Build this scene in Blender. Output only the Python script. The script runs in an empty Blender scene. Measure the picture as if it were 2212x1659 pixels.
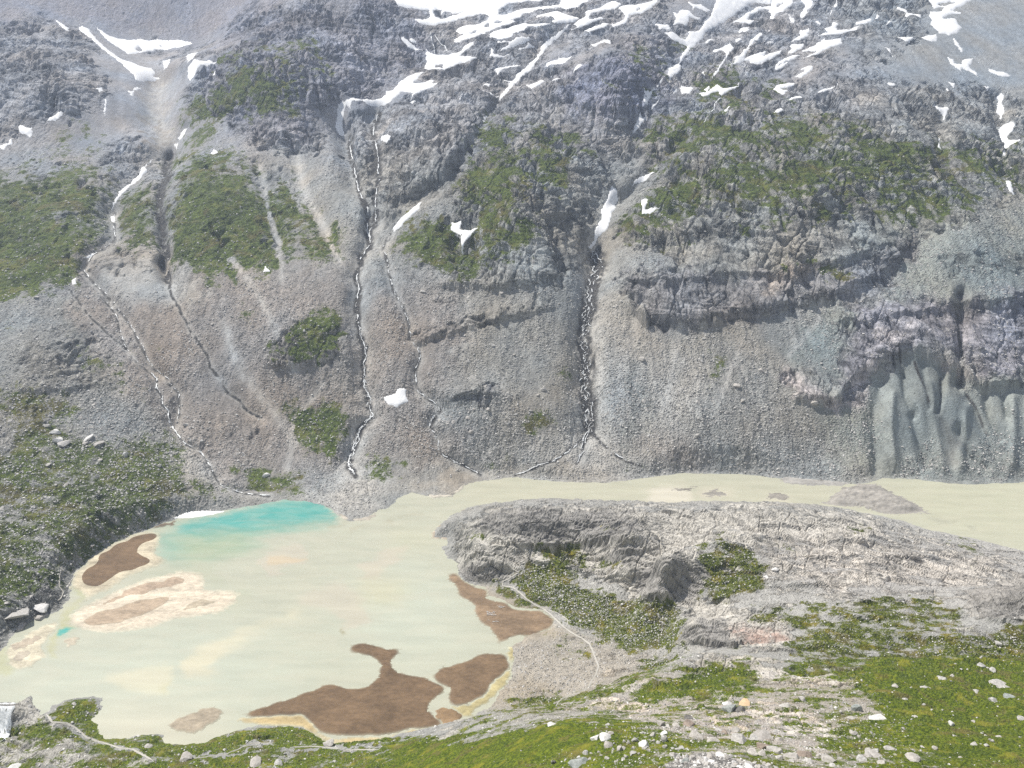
import bpy, bmesh, math, random, time
import numpy as np
random.seed(7); rng = np.random.default_rng(7)
f32 = np.float32
# ------------------------------------------------------------------ camera, sky, sun, exposure
PITCH = math.radians(21.0); F = 1703.0; UC, VC = 1106.0, 829.5; CAMH = 300.0
cp, sp = math.cos(PITCH), math.sin(PITCH)
HAZE = .00014
scene = bpy.context.scene
cam = bpy.data.objects.new('camera', bpy.data.cameras.new('camera'))
scene.collection.objects.link(cam); scene.camera = cam
cam.location = (0, 0, CAMH); cam.rotation_euler = (math.pi / 2 - PITCH, 0, 0)
cam.data.sensor_width = 36.0; cam.data.lens = 36.0 * F / 2212.0
cam.data.clip_start = 1.0; cam.data.clip_end = 20000.0
SUN_EL, SUN_AZ = math.radians(56), math.radians(-55)          # azimuth from +Y, negative = left
world = bpy.data.worlds.new('World'); scene.world = world; world.use_nodes = True
wn = world.node_tree; bg = wn.nodes['Background']
sky = wn.nodes.new('ShaderNodeTexSky'); sky.sky_type = 'NISHITA'; sky.sun_disc = False
sky.sun_elevation = SUN_EL; sky.sun_rotation = SUN_AZ; sky.altitude = 2200; sky.dust_density = 2.0
thin = wn.nodes.new('ShaderNodeHueSaturation'); thin.inputs['Saturation'].default_value = .38      # thin bright cloud veil pales the sky
wn.links.new(sky.outputs[0], thin.inputs['Color']); wn.links.new(thin.outputs[0], bg.inputs[0]); bg.inputs[1].default_value = 0.078
sd_ = bpy.data.lights.new('sun', 'SUN'); sd_.energy = 4.8; sd_.angle = math.radians(1.5); sd_.color = (1, 0.95, 0.87)
sun = bpy.data.objects.new('sun', sd_); scene.collection.objects.link(sun)
sx, sy, sz = math.sin(SUN_AZ) * math.cos(SUN_EL), math.cos(SUN_AZ) * math.cos(SUN_EL), math.sin(SUN_EL)
from mathutils import Vector
sun.rotation_euler = Vector((sx, sy, sz)).to_track_quat('Z', 'Y').to_euler()
sun.location = (sx * 3000, sy * 3000, sz * 3000)
scene.view_settings.view_transform = 'Standard'; scene.view_settings.look = 'None'
scene.view_settings.gamma = 1.0; scene.view_settings.exposure = 0.47
scene.cycles.max_bounces = 5; scene.cycles.diffuse_bounces = 3; scene.cycles.volume_bounces = 1
scene.cycles.use_denoising = False

# ------------------------------------------------------------------ noise
_r = np.random.default_rng(3); _P = _r.permutation(256).astype(np.int32); _P = np.concatenate([_P, _P])
_A = _r.random(256) * 2 * np.pi; _GX = np.cos(_A).astype(f32); _GY = np.sin(_A).astype(f32)
def perlin(x, y, s=0):
    x = np.asarray(x, f32) + 17.3 * s + 500; y = np.asarray(y, f32) + 31.7 * s + 500
    xi = np.floor(x); yi = np.floor(y); fx = x - xi; fy = y - yi
    xi = xi.astype(np.int32) & 255; yi = yi.astype(np.int32) & 255
    ux = fx * fx * fx * (fx * (fx * 6 - 15) + 10); uy = fy * fy * fy * (fy * (fy * 6 - 15) + 10)
    def g(ix, iy, dx, dy):
        h = _P[_P[(xi + ix) & 255] + ((yi + iy) & 255)]
        return _GX[h] * dx + _GY[h] * dy
    a = g(0, 0, fx, fy); b = g(1, 0, fx - 1, fy); c = g(0, 1, fx, fy - 1); d = g(1, 1, fx - 1, fy - 1)
    a = a + ux * (b - a); c = c + ux * (d - c)
    return (a + uy * (c - a)) * 1.5
def fbm(x, y, o=4, s=0, gain=.5, ridged=False):
    t = 0; amp = 1; n = 0
    for k in range(o):
        p = perlin(x * 2 ** k, y * 2 ** k, s + k * 3)
        if ridged: p = 1 - 2 * np.abs(p)
        t = t + p * amp; n += amp; amp *= gain
    return t / n
def sst(x, a, b):
    t = np.clip((x - a) / (b - a), 0, 1); return t * t * (3 - 2 * t)

# ------------------------------------------------------------------ picture <-> world helpers (P = 2212x1659 units)
def yc(v): return cp - (np.asarray(v, float) - VC) / F * sp
def zr(v): return (-sp - (np.asarray(v, float) - VC) / F * cp) / yc(v)
def az(u, v): return (np.asarray(u, float) - UC) / F / yc(v)
def project(X, Y, Z):
    r = Z - CAMH; fw = Y * cp - r * sp
    return UC + F * X / fw, VC + F * (-Y * sp - r * cp) / fw
class T:                                                        # a zoomed tile of the photo -> P units
    def __init__(s, x0, y0, w): s.x0, s.y0, s.k = x0, y0, w / 2212.0
    def __call__(s, *p):
        return [((s.x0 + p[i] * s.k) / 1.79385, (s.y0 + p[i + 1] * s.k) / 1.79385) for i in range(0, len(p), 2)]
def Q(*p): return [(p[i], p[i + 1]) for i in range(0, len(p), 2)]
tA = T(0, 50, 900); tB = T(1300, 0, 700); tC = T(1900, 0, 700); tD = T(2500, 0, 700); tE = T(3100, 0, 868)
t00 = T(0, 0, 1323); t10 = T(1323, 0, 1323); t20 = T(2646, 0, 1322)
t01 = T(0, 992, 1323); t11 = T(1323, 992, 1323); t21 = T(2646, 992, 1322)
t02 = T(0, 1984, 1323); t12 = T(1323, 1984, 1323); t22 = T(2646, 1984, 1322)
tR = T(1200, 1750, 800); tS = T(2400, 1800, 1200); tG = T(2100, 2650, 700); tH = T(2800, 2650, 700); tL = T(150, 1650, 350)
tW = T(1850, 2330, 130); tU = T(0, 2600, 500)

# ------------------------------------------------------------------ painted maps (half P resolution), later stored on the ground itself
CW, CH = 1106, 830
class Canvas:
    def __init__(s, base): s.a = np.empty((CH, CW) + np.shape(base), f32); s.a[...] = base
    def poly(s, pts, val, alpha=1.0, blur=6, mode='mix'):
        m, (x0, y0) = raster(pts, blur)
        h, w = m.shape; sub = s.a[y0:y0 + h, x0:x0 + w]
        m = m * alpha
        if sub.ndim == 3: m = m[..., None]
        if mode == 'mix': sub[...] = sub + (np.asarray(val, f32) - sub) * m
        elif mode == 'add': sub[...] = sub + np.asarray(val, f32) * m
        elif mode == 'max': sub[...] = np.maximum(sub, np.asarray(val, f32) * m)
        elif mode == 'mul': sub[...] = sub * (1 + (np.asarray(val, f32) - 1) * m)
    def line(s, pts, w, val, alpha=1.0, mode='mix'):            # w = half width in P
        p = np.array(pts, float) / 2; w = w / 2
        x0 = int(max(0, p[:, 0].min() - 3 * w - 2)); x1 = int(min(CW, p[:, 0].max() + 3 * w + 3))
        y0 = int(max(0, p[:, 1].min() - 3 * w - 2)); y1 = int(min(CH, p[:, 1].max() + 3 * w + 3))
        if x1 <= x0 or y1 <= y0: return
        gx, gy = np.meshgrid(np.arange(x0, x1) + .5, np.arange(y0, y1) + .5)
        d = seg_dist(gx, gy, p); m = np.exp(-(d / w) ** 2) * alpha
        sub = s.a[y0:y1, x0:x1]
        if sub.ndim == 3: m = m[..., None]
        if mode == 'mix': sub[...] = sub + (np.asarray(val, f32) - sub) * m
        else: sub[...] = sub + np.asarray(val, f32) * m
    def at(s, u, v):
        x = np.clip(np.asarray(u, f32) / 2 - .5, 0, CW - 1.001); y = np.clip(np.asarray(v, f32) / 2 - .5, 0, CH - 1.001)
        xi = x.astype(np.int32); yi = y.astype(np.int32); fx = x - xi; fy = y - yi
        if s.a.ndim == 3: fx = fx[..., None]; fy = fy[..., None]
        a = s.a
        return (a[yi, xi] * (1 - fx) + a[yi, xi + 1] * fx) * (1 - fy) + (a[yi + 1, xi] * (1 - fx) + a[yi + 1, xi + 1] * fx) * fy
def seg_dist(gx, gy, p):
    d = np.full(np.shape(gx), 1e9)
    for (ax, ay), (bx, by) in zip(p[:-1], p[1:]):
        vx, vy = bx - ax, by - ay; L = vx * vx + vy * vy + 1e-9
        t = np.clip(((gx - ax) * vx + (gy - ay) * vy) / L, 0, 1)
        d = np.minimum(d, np.hypot(gx - ax - t * vx, gy - ay - t * vy))
    return d
def inside(gx, gy, p):
    c = np.zeros(np.shape(gx), bool); n = len(p)
    for i in range(n):
        (x1, y1), (x2, y2) = p[i], p[(i + 1) % n]
        if y1 == y2: continue
        k = ((y1 > gy) != (y2 > gy)) & (gx < (x2 - x1) * (gy - y1) / (y2 - y1) + x1)
        c ^= k
    return c
def boxblur(m, r):
    r = int(r)
    if r < 1: return m
    for ax in (0, 1):
        for _ in range(2):
            q = np.concatenate([np.repeat(np.take(m, [0], ax), r + 1, ax), m, np.repeat(np.take(m, [-1], ax), r, ax)], ax)
            c = np.cumsum(q, ax, dtype=np.float64)
            n = m.shape[ax]
            m = ((np.take(c, range(2 * r + 1, 2 * r + 1 + n), ax) - np.take(c, range(0, n), ax)) / (2 * r + 1)).astype(f32)
    return m
def raster(pts, blur):
    p = np.array(pts, float) / 2; b = max(1, blur / 2); pad = int(b * 2 + 3)
    # canvas is replicated past the frame: polygons touching the edge are kept open there
    x0 = int(max(0, math.floor(p[:, 0].min()) - pad)); x1 = int(min(CW, math.ceil(p[:, 0].max()) + pad))
    y0 = int(max(0, math.floor(p[:, 1].min()) - pad)); y1 = int(min(CH, math.ceil(p[:, 1].max()) + pad))
    gx, gy = np.meshgrid(np.arange(x0, x1) + .5, np.arange(y0, y1) + .5)
    m = (inside(gx, gy, p) | inside(gx + .25, gy + .25, p)).astype(f32)
    return boxblur(m, b), (x0, y0)
# ------------------------------------------------------------------ coarse shape of the valley: (u, v, kind, value)
LAKE = (Q(-400,1470, -200,1440, 0,1410, 25,1375, 70,1340, 130,1318, 152,1290, 150,1270, 165,1235, 200,1205, 235,1180, 290,1155, 330,1140, 390,1118, 480,1103,
          560,1090, 610,1080, 660,1082, 700,1092) +
        tR(60,510, 200,600, 290,660, 330,700, 430,745, 560,740, 740,625, 840,610, 960,490, 1100,440, 1330,495, 1530,480, 1620,400, 1700,340, 1880,310) +
        Q(1115,1030, 1150,1036, 1220,1041, 1310,1043, 1390,1033, 1475,1022, 1608,1025, 1708,1036, 1795,1043, 1850,1046, 1878,1042, 1905,1033, 1975,1035,
          2058,1045, 2092,1046, 2212,1042, 2600,1060, 2600,1270, 2212,1190, 2130,1170, 2060,1155, 2010,1145, 1950,1125, 1880,1110, 1800,1100, 1700,1093,
          1640,1090, 1560,1090, 1480,1098, 1440,1111, 1400,1106, 1330,1100, 1200,1096, 1080,1100, 1012,1096) +
        tR(1500,690, 1340,840, 1300,930, 1470,940, 1480,1010, 1400,1020, 1480,1130, 1600,1200) +
        t12(750,390, 790,440, 860,475, 940,490, 950,540, 1060,570, 1120,620, 1300,630, 1380,690, 1340,760, 1200,800, 1160,840, 1090,880, 1110,960, 1100,1080,
            1000,1210, 970,1270, 870,1310, 740,1390, 600,1440, 400,1460, 300,1500, 0,1515) +
        t02(2080,1470, 1960,1390, 1700,1380, 1540,1410, 1440,1450, 1330,1490, 1200,1505, 1060,1490, 1060,1450, 900,1440, 820,1470, 690,1475, 640,1430,
            610,1340, 660,1260, 670,1200, 500,1200, 360,1245, 270,1310, 230,1260, 190,1190, 150,1215, 110,1236, 0,1236) + Q(-200,1520, -400,1530))
CPTS = []
def ZP(v, *uz):
    for i in range(0, len(uz), 2): CPTS.append((uz[i], v, uz[i + 1], (uz[i + 1] - CAMH) / zr(v)))
def DP(v, *ud):
    for i in range(0, len(ud), 2): CPTS.append((ud[i], v, CAMH + ud[i + 1] * zr(v), ud[i + 1]))
# foreground slope
DP(1900, -200,190, 400,185, 900,150, 1300,100, 1700,95, 2400,110)
DP(1659, 0,272, 350,262, 700,252, 830,236, 900,215, 1100,172, 1310,150, 1500,143, 1800,150, 2212,165, 2500,170)
DP(1630, 300,277, 600,274, 800,262)
DP(1610, 1100,200, 1000,222, 1200,180, 1500,172, 1800,180, 2212,188)
DP(1568, 1200,205, 1310,190, 1400,190)
DP(1560, 1000,262, 1600,205, 1850,212, 2212,212)
DP(1540, 1100,255, 1250,240, 1400,232)
DP(1500, 1300,264, 1500,248, 1700,242, 1900,238, 2212,238)
DP(1455, 1420,276, 1550,272, 1700,272, 2000,268, 2212,270)
DP(1410, 1500,292, 1650,305, 1900,302, 2212,300)
ZP(1595, 0,-14, 12,-15, 40,-8, 70,2); ZP(1560, 0,-10, 12,-13, 35,-6); ZP(1640, 10,2, 60,5)
ZP(1560, 90,4, 160,3); ZP(1530, 60,3); ZP(1590, 200,2)
ZP(1515, 0,-1)
# fan, hollow, knoll
ZP(1520, 1100,2, 1180,5); ZP(1480, 1120,1.5, 1200,4, 1290,9); ZP(1440, 1130,1.5, 1250,5, 1380,9, 1450,11); ZP(1400, 1130,1, 1250,4, 1350,8, 1450,13)
ZP(1340, 1120,.6, 1220,3, 1350,6, 1440,12); ZP(1290, 1120,2, 1250,6, 1400,9, 1460,20); ZP(1250, 1090,2, 1200,9, 1300,10, 1420,14)
ZP(1195, 1180,16, 1250,14, 1300,16); ZP(1230, 990,3, 1040,9); ZP(1190, 1030,17, 1100,19); ZP(1150, 1030,16, 1100,22, 1240,23)
ZP(1100, 1060,20, 1150,29, 1300,31, 1400,29, 1500,27, 1700,27)
ZP(1125, 1150,27, 1350,36, 1480,26)
ZP(1155, 1350,35, 1300,27, 1500,31, 1700,30, 1900,22)
ZP(1190, 1440,43, 1340,26, 1600,36); ZP(1235, 1440,37, 1530,33, 1370,20); ZP(1275, 1400,14, 1470,27, 1560,29)
ZP(1210, 1700,34, 1900,31, 2080,18); ZP(1260, 1700,34, 1900,33, 2100,28, 2212,22); ZP(1320, 1560,28, 1700,32, 1900,36, 2100,42, 2212,40)
ZP(1365, 1480,24, 1600,30, 1700,38, 1900,44, 2100,50, 2212,52)
ZP(1290, 2160,46, 2240,52)
ZP(1140, 1950,5); ZP(1180, 2100,5)
# left bank and the mountain
ZP(1300, 0,12, 90,6); DP(1200, 0,432, 120,434); DP(1100, 0,475, 200,482, 350,500); DP(1000, 0,515, 200,530, 400,555, 600,578)
DP(900, 0,560, 250,585, 500,612, 700,625); DP(800, 0,615, 300,640, 600,655)
DP(640, 0,715, 200,722, 400,728, 600,722)
DP(500, 0,835, 200,840, 400,835, 600,840); DP(400, 0,925, 200,940, 400,920, 620,925)
DP(300, 0,1030, 200,1060, 350,1080, 500,1030, 700,1060)
DP(200, 0,1130, 200,1160, 350,1200, 550,1110, 800,1140)
DP(130, 60,1230, 300,1330, 420,1340, 620,1190, 900,1230); DP(85, 330,1430, 470,1400)
DP(0, 0,1390, 330,1500, 600,1370, 800,1310, 950,1420)
DP(-120, 0,1600, 500,1620)
for u_ in (820, 1050, 1280, 1520, 1760, 2000, 2240):
    DP(980, u_,588); DP(900, u_,612); DP(800, u_,650); DP(700, u_,690); DP(600, u_,738)
    DP(500, u_,805); DP(400, u_,880); DP(300, u_,965)
DP(200, 1100,1080, 1350,1050, 1600,1075, 1850,1060, 2100,1075, 2300,1075); DP(100, 1000,1225, 1200,1200, 1400,1160, 1650,1195, 1900,1170, 2150,1185)
DP(0, 1200,1390, 1400,1320, 1650,1350, 1900,1310, 2212,1310)
DP(-300, 0,2000, 600,1980, 1200,2050, 1800,1950, 2300,1950, -500,2000); DP(-550, 0,3000, 1100,3100, 2200,3000)
ZP(1700, -400,0); DP(700, -400,640, -200,660, 2450,700); DP(300, -400,1000, 2600,960); ZP(1320, -300,14); ZP(1210,2500,4)
# lake floor stays flat
ZP(1040, 1115,.5, 1400,.5, 1700,.5, 2000,.5, 2212,.5, 2500,.5); ZP(1090, 560,.5, 820,.6); ZP(1200, 700,0, 900,0); ZP(1300, 300,0, 600,0, 900,0); ZP(1450, 300,0, 700,0, 950,0, 0,0)
ZP(1550, 300,0, 650,0, 900,0); ZP(1120, 700,0, 850,0, 500,0); ZP(1070, 1300,0, 1000,0, 1600,0, 1900,0); ZP(1130, 2212,0)

# ------------------------------------------------------------------ gullies, buttresses and cliff steps (metres, at picture positions)
R = Canvas(0.0)
S1 = t10(240,740, 210,800, 205,860, 215,920, 235,1000, 235,1080, 240,1170, 225,1260, 220,1340, 225,1440, 180,1500, 185,1580, 150,1640) + t11(130,10, 120,60, 95,140, 115,220, 95,320, 110,430, 125,520, 155,600, 155,680, 145,740, 150,850, 185,930, 175,970, 205,1040, 120,1130, 60,1290, 50,1370, 90,1420)
S2 = t10(60,890, 50,920, 70,1020, 95,1150, 120,1260, 170,1350, 170,1440, 165,1500, 180,1540)
S3 = t10(330,1505, 280,1580, 270,1620) + t11(290,0, 310,120, 340,230, 400,340, 440,450, 450,540, 500,600, 510,660, 480,750, 490,870, 540,920, 600,950, 640,1000, 600,1050, 570,1100, 620,1180, 640,1280, 720,1330, 830,1380, 900,1420)
S4 = t10(1640,1610, 1650,1659) + t11(1640,10, 1660,70, 1630,150, 1610,250, 1600,350, 1585,450, 1570,560, 1590,700, 1570,850, 1600,950, 1600,1040, 1610,1120)
S4A = t11(1610,1120, 1560,1200, 1480,1260, 1380,1330, 1270,1360, 1200,1400, 1120,1420)
S4B = t11(1610,1120, 1680,1210, 1780,1290, 1850,1330, 1940,1360)
S4C = t11(1600,1130, 1580,1200, 1570,1270, 1520,1350)
S5 = t00(740,1370, 740,1450, 745,1550, 690,1600, 600,1655) + t01(545,90, 600,170, 680,240, 760,330, 830,430, 880,500, 930,600, 960,670, 1000,730, 1080,790, 1120,850, 1160,890, 1160,980, 1150,1080)
S6 = t01(690,300, 750,380, 775,450, 800,560, 830,610, 900,700, 980,760, 1015,800, 1015,860, 1050,910, 1055,960, 1090,1010, 1100,1080, 1150,1160, 1200,1220, 1300,1270, 1350,1340, 1380,1400, 1430,1490, 1540,1530, 1620,1545, 1750,1555)
S7 = t01(1060,60, 1100,250, 1180,370, 1230,480, 1340,640, 1370,730, 1430,800, 1470,880, 1560,940, 1600,1000, 1690,1050)
S8 = t00(1110,1000, 1070,1150, 1045,1250, 1030,1350, 1050,1450, 1060,1550, 1080,1659) + t01(1050,40, 1090,150)
S9 = t01(450,220, 560,370, 660,460, 740,540, 830,610)
GUL = [(S1, 26, -10), (S2, 14, -5), (S3, 18, -5), (S4, 34, -13), (S5, 18, -6), (S6, 14, -3), (S7, 16, -3), (S8, 16, -9), (S9, 10, -2),
       (tC(1040,260, 760,510, 600,680, 420,910, 240,1050, 100,1230, 0,1400), 26, -4), (t10(1010,660, 900,830, 790,1010, 720,1150), 12, -8),
       (Q(1700,0, 1600,50, 1500,110, 1455,160, 1400,215, 1375,280, 1345,360, 1320,420, 1290,500, 1285,560), 55, -12),
       (Q(1450,370, 1400,395, 1330,440), 16, -8), (Q(1480,300, 1420,350, 1350,420), 18, -10),
       (t00(1020,560, 1030,800, 1060,900, 1040,1000, 930,1100, 800,1240, 735,1350), 40, -14), (t00(1200,830, 1150,920, 1110,1000), 14, -6),
       (Q(640,330, 650,400, 690,470, 730,550), 22, -6), (Q(730,240, 740,290, 760,400), 24, -12), (tE(1400,1180, 1380,1450, 1420,1560), 16, -7),
       (tE(1960,1000, 1990,1200, 2010,1400, 2040,1640), 20, -9), (Q(560,360, 575,440, 600,520), 18, -4), (Q(2075,640, 2080,720, 2070,830), 12, -9),
       (Q(1700,640, 1740,620, 1760,560), 14, -4), (Q(860,445, 960,400, 1050,290), 14, -8), (t11(300,40, 560,260), 10, -2)]
for pts, w, d in GUL: R.line(pts, w, d * 1.3, mode='add')
def bump(u, v, ru, rv, h, rot=0):
    c, s = math.cos(rot), math.sin(rot)
    gx, gy = np.meshgrid((np.arange(CW) + .5) * 2 - u, (np.arange(CH) + .5) * 2 - v)
    a = (gx * c + gy * s) / ru; b = (-gx * s + gy * c) / rv
    R.a += (h * (1.35 if v < 950 else 1) * np.exp(-(a * a + b * b))).astype(f32)
for b in [(1130,440,110,150,26), (960,330,90,110,14), (1330,170,90,80,22), (1700,420,200,170,24), (1560,330,120,90,12), (130,480,110,110,10), (480,440,110,100,12),
          (640,170,170,110,28), (100,180,110,90,22), (1930,330,160,100,14), (2090,500,90,110,12), (300,760,40,90,4), (660,740,80,70,8), (80,760,90,90,10),
          (1020,850,70,22,6), (1100,900,120,70,6), (1600,900,130,100,7), (1950,730,140,60,14), (1460,640,110,50,7), (1990,850,40,80,8), (2060,870,35,90,7), (1920,880,30,90,6),
          (330,310,60,30,8), (430,130,90,22,12,-.2), (1180,60,160,25,14,-.3), (1600,100,120,30,10,-.4),
          (1440,1218,70,30,9), (1140,1128,90,15,5.5), (1055,1222,48,16,5), (1350,1160,60,12,5), (1240,1125,40,10,3), (1680,1130,90,9,3.5), (1560,1175,60,10,4), (1850,1165,70,9,3.5), (1760,1200,60,8,3), (1640,1160,50,7,3), (1950,1200,80,8,3), (1740,1260,80,8,3), (1100,1185,34,9,3),
          (2205,1290,66,20,9), (1520,1350,60,16,5), (1650,1345,60,10,3), (1850,1330,80,9,3), (2000,1375,80,8,3), (1760,1395,60,7,2.5), (1680,1400,90,10,2), (1600,1480,70,8,1.6), (1400,1470,60,8,1.6), (1720,1440,60,9,1.6), (1500,1500,40,6,1.0),
          (1180,1545,70,8,1.6), (1560,1590,70,8,-1.2,-.35), (1600,1565,60,5,1.2,.35), (1300,1600,40,18,1.5), (100,1570,40,12,1.5), (140,1620,60,12,2),
          (1870,1070,60,14,3)]: bump(*b)
def cliff(pts, h, up, dn=9):                                    # ground behind the edge stands h metres higher, fading over `up`
    p = np.array(pts, float); o = np.argsort(p[:, 0]); p = p[o]
    gx, gy = np.meshgrid((np.arange(CW) + .5) * 2, (np.arange(CH) + .5) * 2)
    t = np.interp(gx, p[:, 0], p[:, 1]) - gy + 5 * perlin(gx / 37, gy / 37, 9) + 4 * perlin(gx / 11, gy / 90, 5)
    e = sst(gx, p[0, 0] - 5, p[0, 0] + 40) * sst(-gx, -p[-1, 0] - 5, -p[-1, 0] + 40)
    R.a += (h * e * sst(t, -dn, dn) * np.exp(-np.maximum(t, 0) / up)).astype(f32)
for p, w, d in [(Q(1905,830, 1890,900, 1895,1030), 16, -7), (Q(1985,770, 2000,830, 2010,880), 6, -4), (Q(2035,800, 2035,850, 2025,890), 7, -5), (Q(1950,810, 1955,860, 1975,900), 6, -4),
                (Q(2125,850, 2135,900, 2160,950), 8, -5), (Q(2165,850, 2175,900), 6, -4), (Q(2070,830, 2110,900, 2150,980), 12, -6), (Q(2070,930, 2090,980, 2130,1010), 10, -6), (Q(1970,900, 1985,960, 2000,1010), 9, -5),
                (Q(1930,850, 1925,920, 1935,1000), 9, 4), (Q(2010,830, 2020,920, 2040,1020), 11, 4), (Q(2090,880, 2080,960, 2070,1030), 10, 4), (Q(2190,860, 2190,960, 2180,1030), 10, 5)]: R.line(p, w, d, mode='add')
cliff(Q(1340,650, 1400,700, 1500,705, 1620,680, 1780,650, 1900,600, 1990,520), 13, 60, 14)
cliff(Q(1340,610, 1500,600, 1700,600, 1800,575, 1950,520), 9, 40)
cliff(Q(1330,505, 1450,520, 1570,505, 1700,520), 8, 40)
cliff(Q(1330,450, 1500,455, 1700,460, 1850,480), 7, 50)
cliff(Q(880,745, 1000,715, 1100,690, 1210,665), 6, 35, 7)
cliff(Q(960,872, 1000,868, 1085,850), 6, 30, 8)
cliff(Q(1700,860, 1800,875, 1850,820, 1950,770, 2050,790, 2120,840, 2220,830), 12, 60, 12)
cliff(Q(1790,700, 1950,680, 2100,660, 2220,650), 10, 40, 10)
cliff(Q(930,620, 1100,625, 1230,600), 7, 60, 10)
cliff(Q(760,450, 850,465, 900,430), 7, 60)
cliff(Q(1230,230, 1330,250, 1420,230), 9, 50, 12)
cliff(Q(560,790, 660,795, 760,770), 5, 40)
cliff(Q(260,375, 350,365), 7, 30)
cliff(Q(20,850, 150,845, 240,820), 4, 30)
cliff(Q(0,1370, 60,1335, 140,1310), 2.5, 30, 6)
cliff(Q(1290,1205, 1370,1190, 1430,1180), 4, 14, 5)
cliff(Q(1370,1285, 1400,1292, 1475,1290), 6, 26, 7)
cliff(Q(1050,1168, 1150,1182, 1260,1178, 1330,1165), 6, 20, 7)
cliff(Q(1480,1385, 1560,1395, 1640,1385), 6, 26, 7)
cliff(Q(1500,1330, 1600,1320, 1700,1325), 1.5, 20, 5)
cliff(Q(2090,1330, 2150,1340, 2215,1345), 3, 24, 6)
cliff(Q(1010,1255, 1050,1262, 1085,1250), 2, 20, 5)
cliff(Q(1640,1470, 1680,1476, 1740,1470), 1.2, 10, 4)
cliff(Q(1340,1475, 1400,1480, 1500,1478), 1.0, 10, 4)

# ------------------------------------------------------------------ what covers the ground: base colour, grass, bare rock, stones
GREY = (.30, .30, .285); WARM = (.315, .285, .262); PALE = (.42, .41, .385); GREEN = (.285, .315, .30); LILAC = (.32, .325, .35); COOL = (.30, .325, .345)
SAND = (.37, .335, .285); TAN = (.36, .31, .24)
COL = Canvas(GREY); G = Canvas(0.0); K = Canvas(0.0); ST = Canvas(.45)   # colour, grass, rock, stoniness
def C_(v, b, *p): COL.poly(Q(*p), v, .9, b)
C_(LILAC, 60, 0,0, 2212,0, 2212,180, 1700,260, 1200,330, 700,330, 300,380, 0,360)
C_((.26,.26,.30), 20, -5,-5, 600,-5, 590,70, 430,95, 300,80, 190,60, 100,30, -5,60)
C_(COOL, 50, 1800,0, 2212,0, 2212,260, 1950,200, 1850,120)
C_(WARM, 40, 100,560, 760,570, 770,1030, 420,1060, 330,900, 150,700)
C_(PALE, 16, 240,560, 360,545, 440,640, 330,650, 220,640)
C_(WARM, 30, 800,620, 960,600, 1000,760, 900,900, 1050,990, 800,1000, 780,800)
C_(GREEN, 40, 1900,480, 2212,450, 2212,660, 1800,640)
C_(GREEN, 40, 1750,850, 2212,820, 2212,1040, 1800,1040)
C_(GREEN, 20, 1780,660, 1900,700, 1830,800, 1720,760)
C_(PALE, 40, 1280,640, 1420,700, 1500,860, 1450,1000, 1280,1010, 1290,800)
C_(PALE, 20, 1260,930, 1400,1000, 1400,1035, 1160,1030, 1180,1000)
C_(PALE, 12, 640,330, 670,400, 740,560, 700,540, 640,420, 600,340)
C_(PALE, 14, 360,930, 420,960, 480,1010, 460,1060, 400,1040, 370,980)
C_(PALE, 14, 740,900, 800,900, 780,980, 860,1050, 900,1040, 1000,1040, 980,1065, 860,1060, 760,1080, 700,1075, 740,1000)
C_(SAND, 10, 850,1050, 1000,1020, 1110,1012, 1250,1020, 1120,1035, 1000,1045, 980,1070, 880,1060)
C_(PALE, 12, 560,1075, 650,1060, 740,1065, 830,1080, 820,1110, 740,1115, 700,1085, 640,1075)
C_(WARM, 20, 1400,930, 1500,960, 1560,1015, 1450,1020)
C_(PALE, 60, 1100,1080, 2212,1080, 2212,1330, 1500,1420, 1000,1300)
C_(SAND, 16, 1100,1385, 1300,1380, 1420,1420, 1440,1450, 1300,1500, 1200,1525, 1110,1470)
C_(TAN, 10, 1030,1260, 1170,1316, 1200,1350, 1260,1380, 1180,1380, 1080,1400)
C_(TAN, 10, 1060,1475, 1150,1460, 1200,1500, 1120,1530, 1050,1530)
C_(SAND, 40, 950,1545, 1300,1490, 1500,1450, 1900,1480, 2000,1659, 1400,1659, 1340,1550, 1100,1560)
C_(SAND, 8, 1550,1475, 1850,1475, 1900,1510, 1800,1520, 1560,1500)
C_((.44,.395,.355), 16, 1270,1520, 1480,1500, 1760,1540, 1900,1640, 1600,1620, 1400,1560)
C_((.33,.25,.22), 8, 1590,1370, 1650,1355, 1680,1375, 1640,1395, 1600,1390)
C_((.44,.425,.405), 40, 1650,1180, 2000,1190, 2212,1230, 2100,1260, 1800,1260)
C_((.22,.19,.16), 5, 285,255, 320,290, 350,330, 360,300, 345,270)       # brown tongue in the left scree
C_((.27,.265,.30), 14, 1790,665, 1880,640, 2050,640, 2215,640, 2215,840, 2120,835, 2090,780, 1990,745, 1950,770, 1880,850, 1800,872, 1860,740)
C_((.56,.52,.52), 8, 1700,800, 1740,795, 1760,850, 1850,850, 1900,840, 1860,870, 1790,880, 1720,862); C_((.55,.51,.51), 8, 1850,800, 1880,790, 1960,800, 1950,820, 1890,835, 1860,830); C_((.5,.46,.45), 8, 2000,770, 2070,800, 2120,840, 2060,820)
C_((.5,.47,.48), 6, 1900,700, 2040,690, 2060,730, 1960,740, 1900,760)
C_((.25,.245,.255), 12, 1340,590, 1500,565, 1700,600, 1820,560, 1960,515, 2000,480, 1960,560, 1900,620, 1790,655, 1600,690, 1480,715, 1395,705)
C_((.36,.32,.29), 8, 1630,610, 1760,585, 1760,610, 1640,630); C_((.24,.24,.25), 8, 965,850, 1085,825, 1085,850, 980,872)
C_((.24,.25,.32), 20, 1220,150, 1340,100, 1450,110, 1440,200, 1340,250, 1210,220); C_((.26,.265,.31), 24, 560,15, 860,-5, 900,60, 930,140, 740,215, 640,300, 470,260, 450,150)
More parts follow.
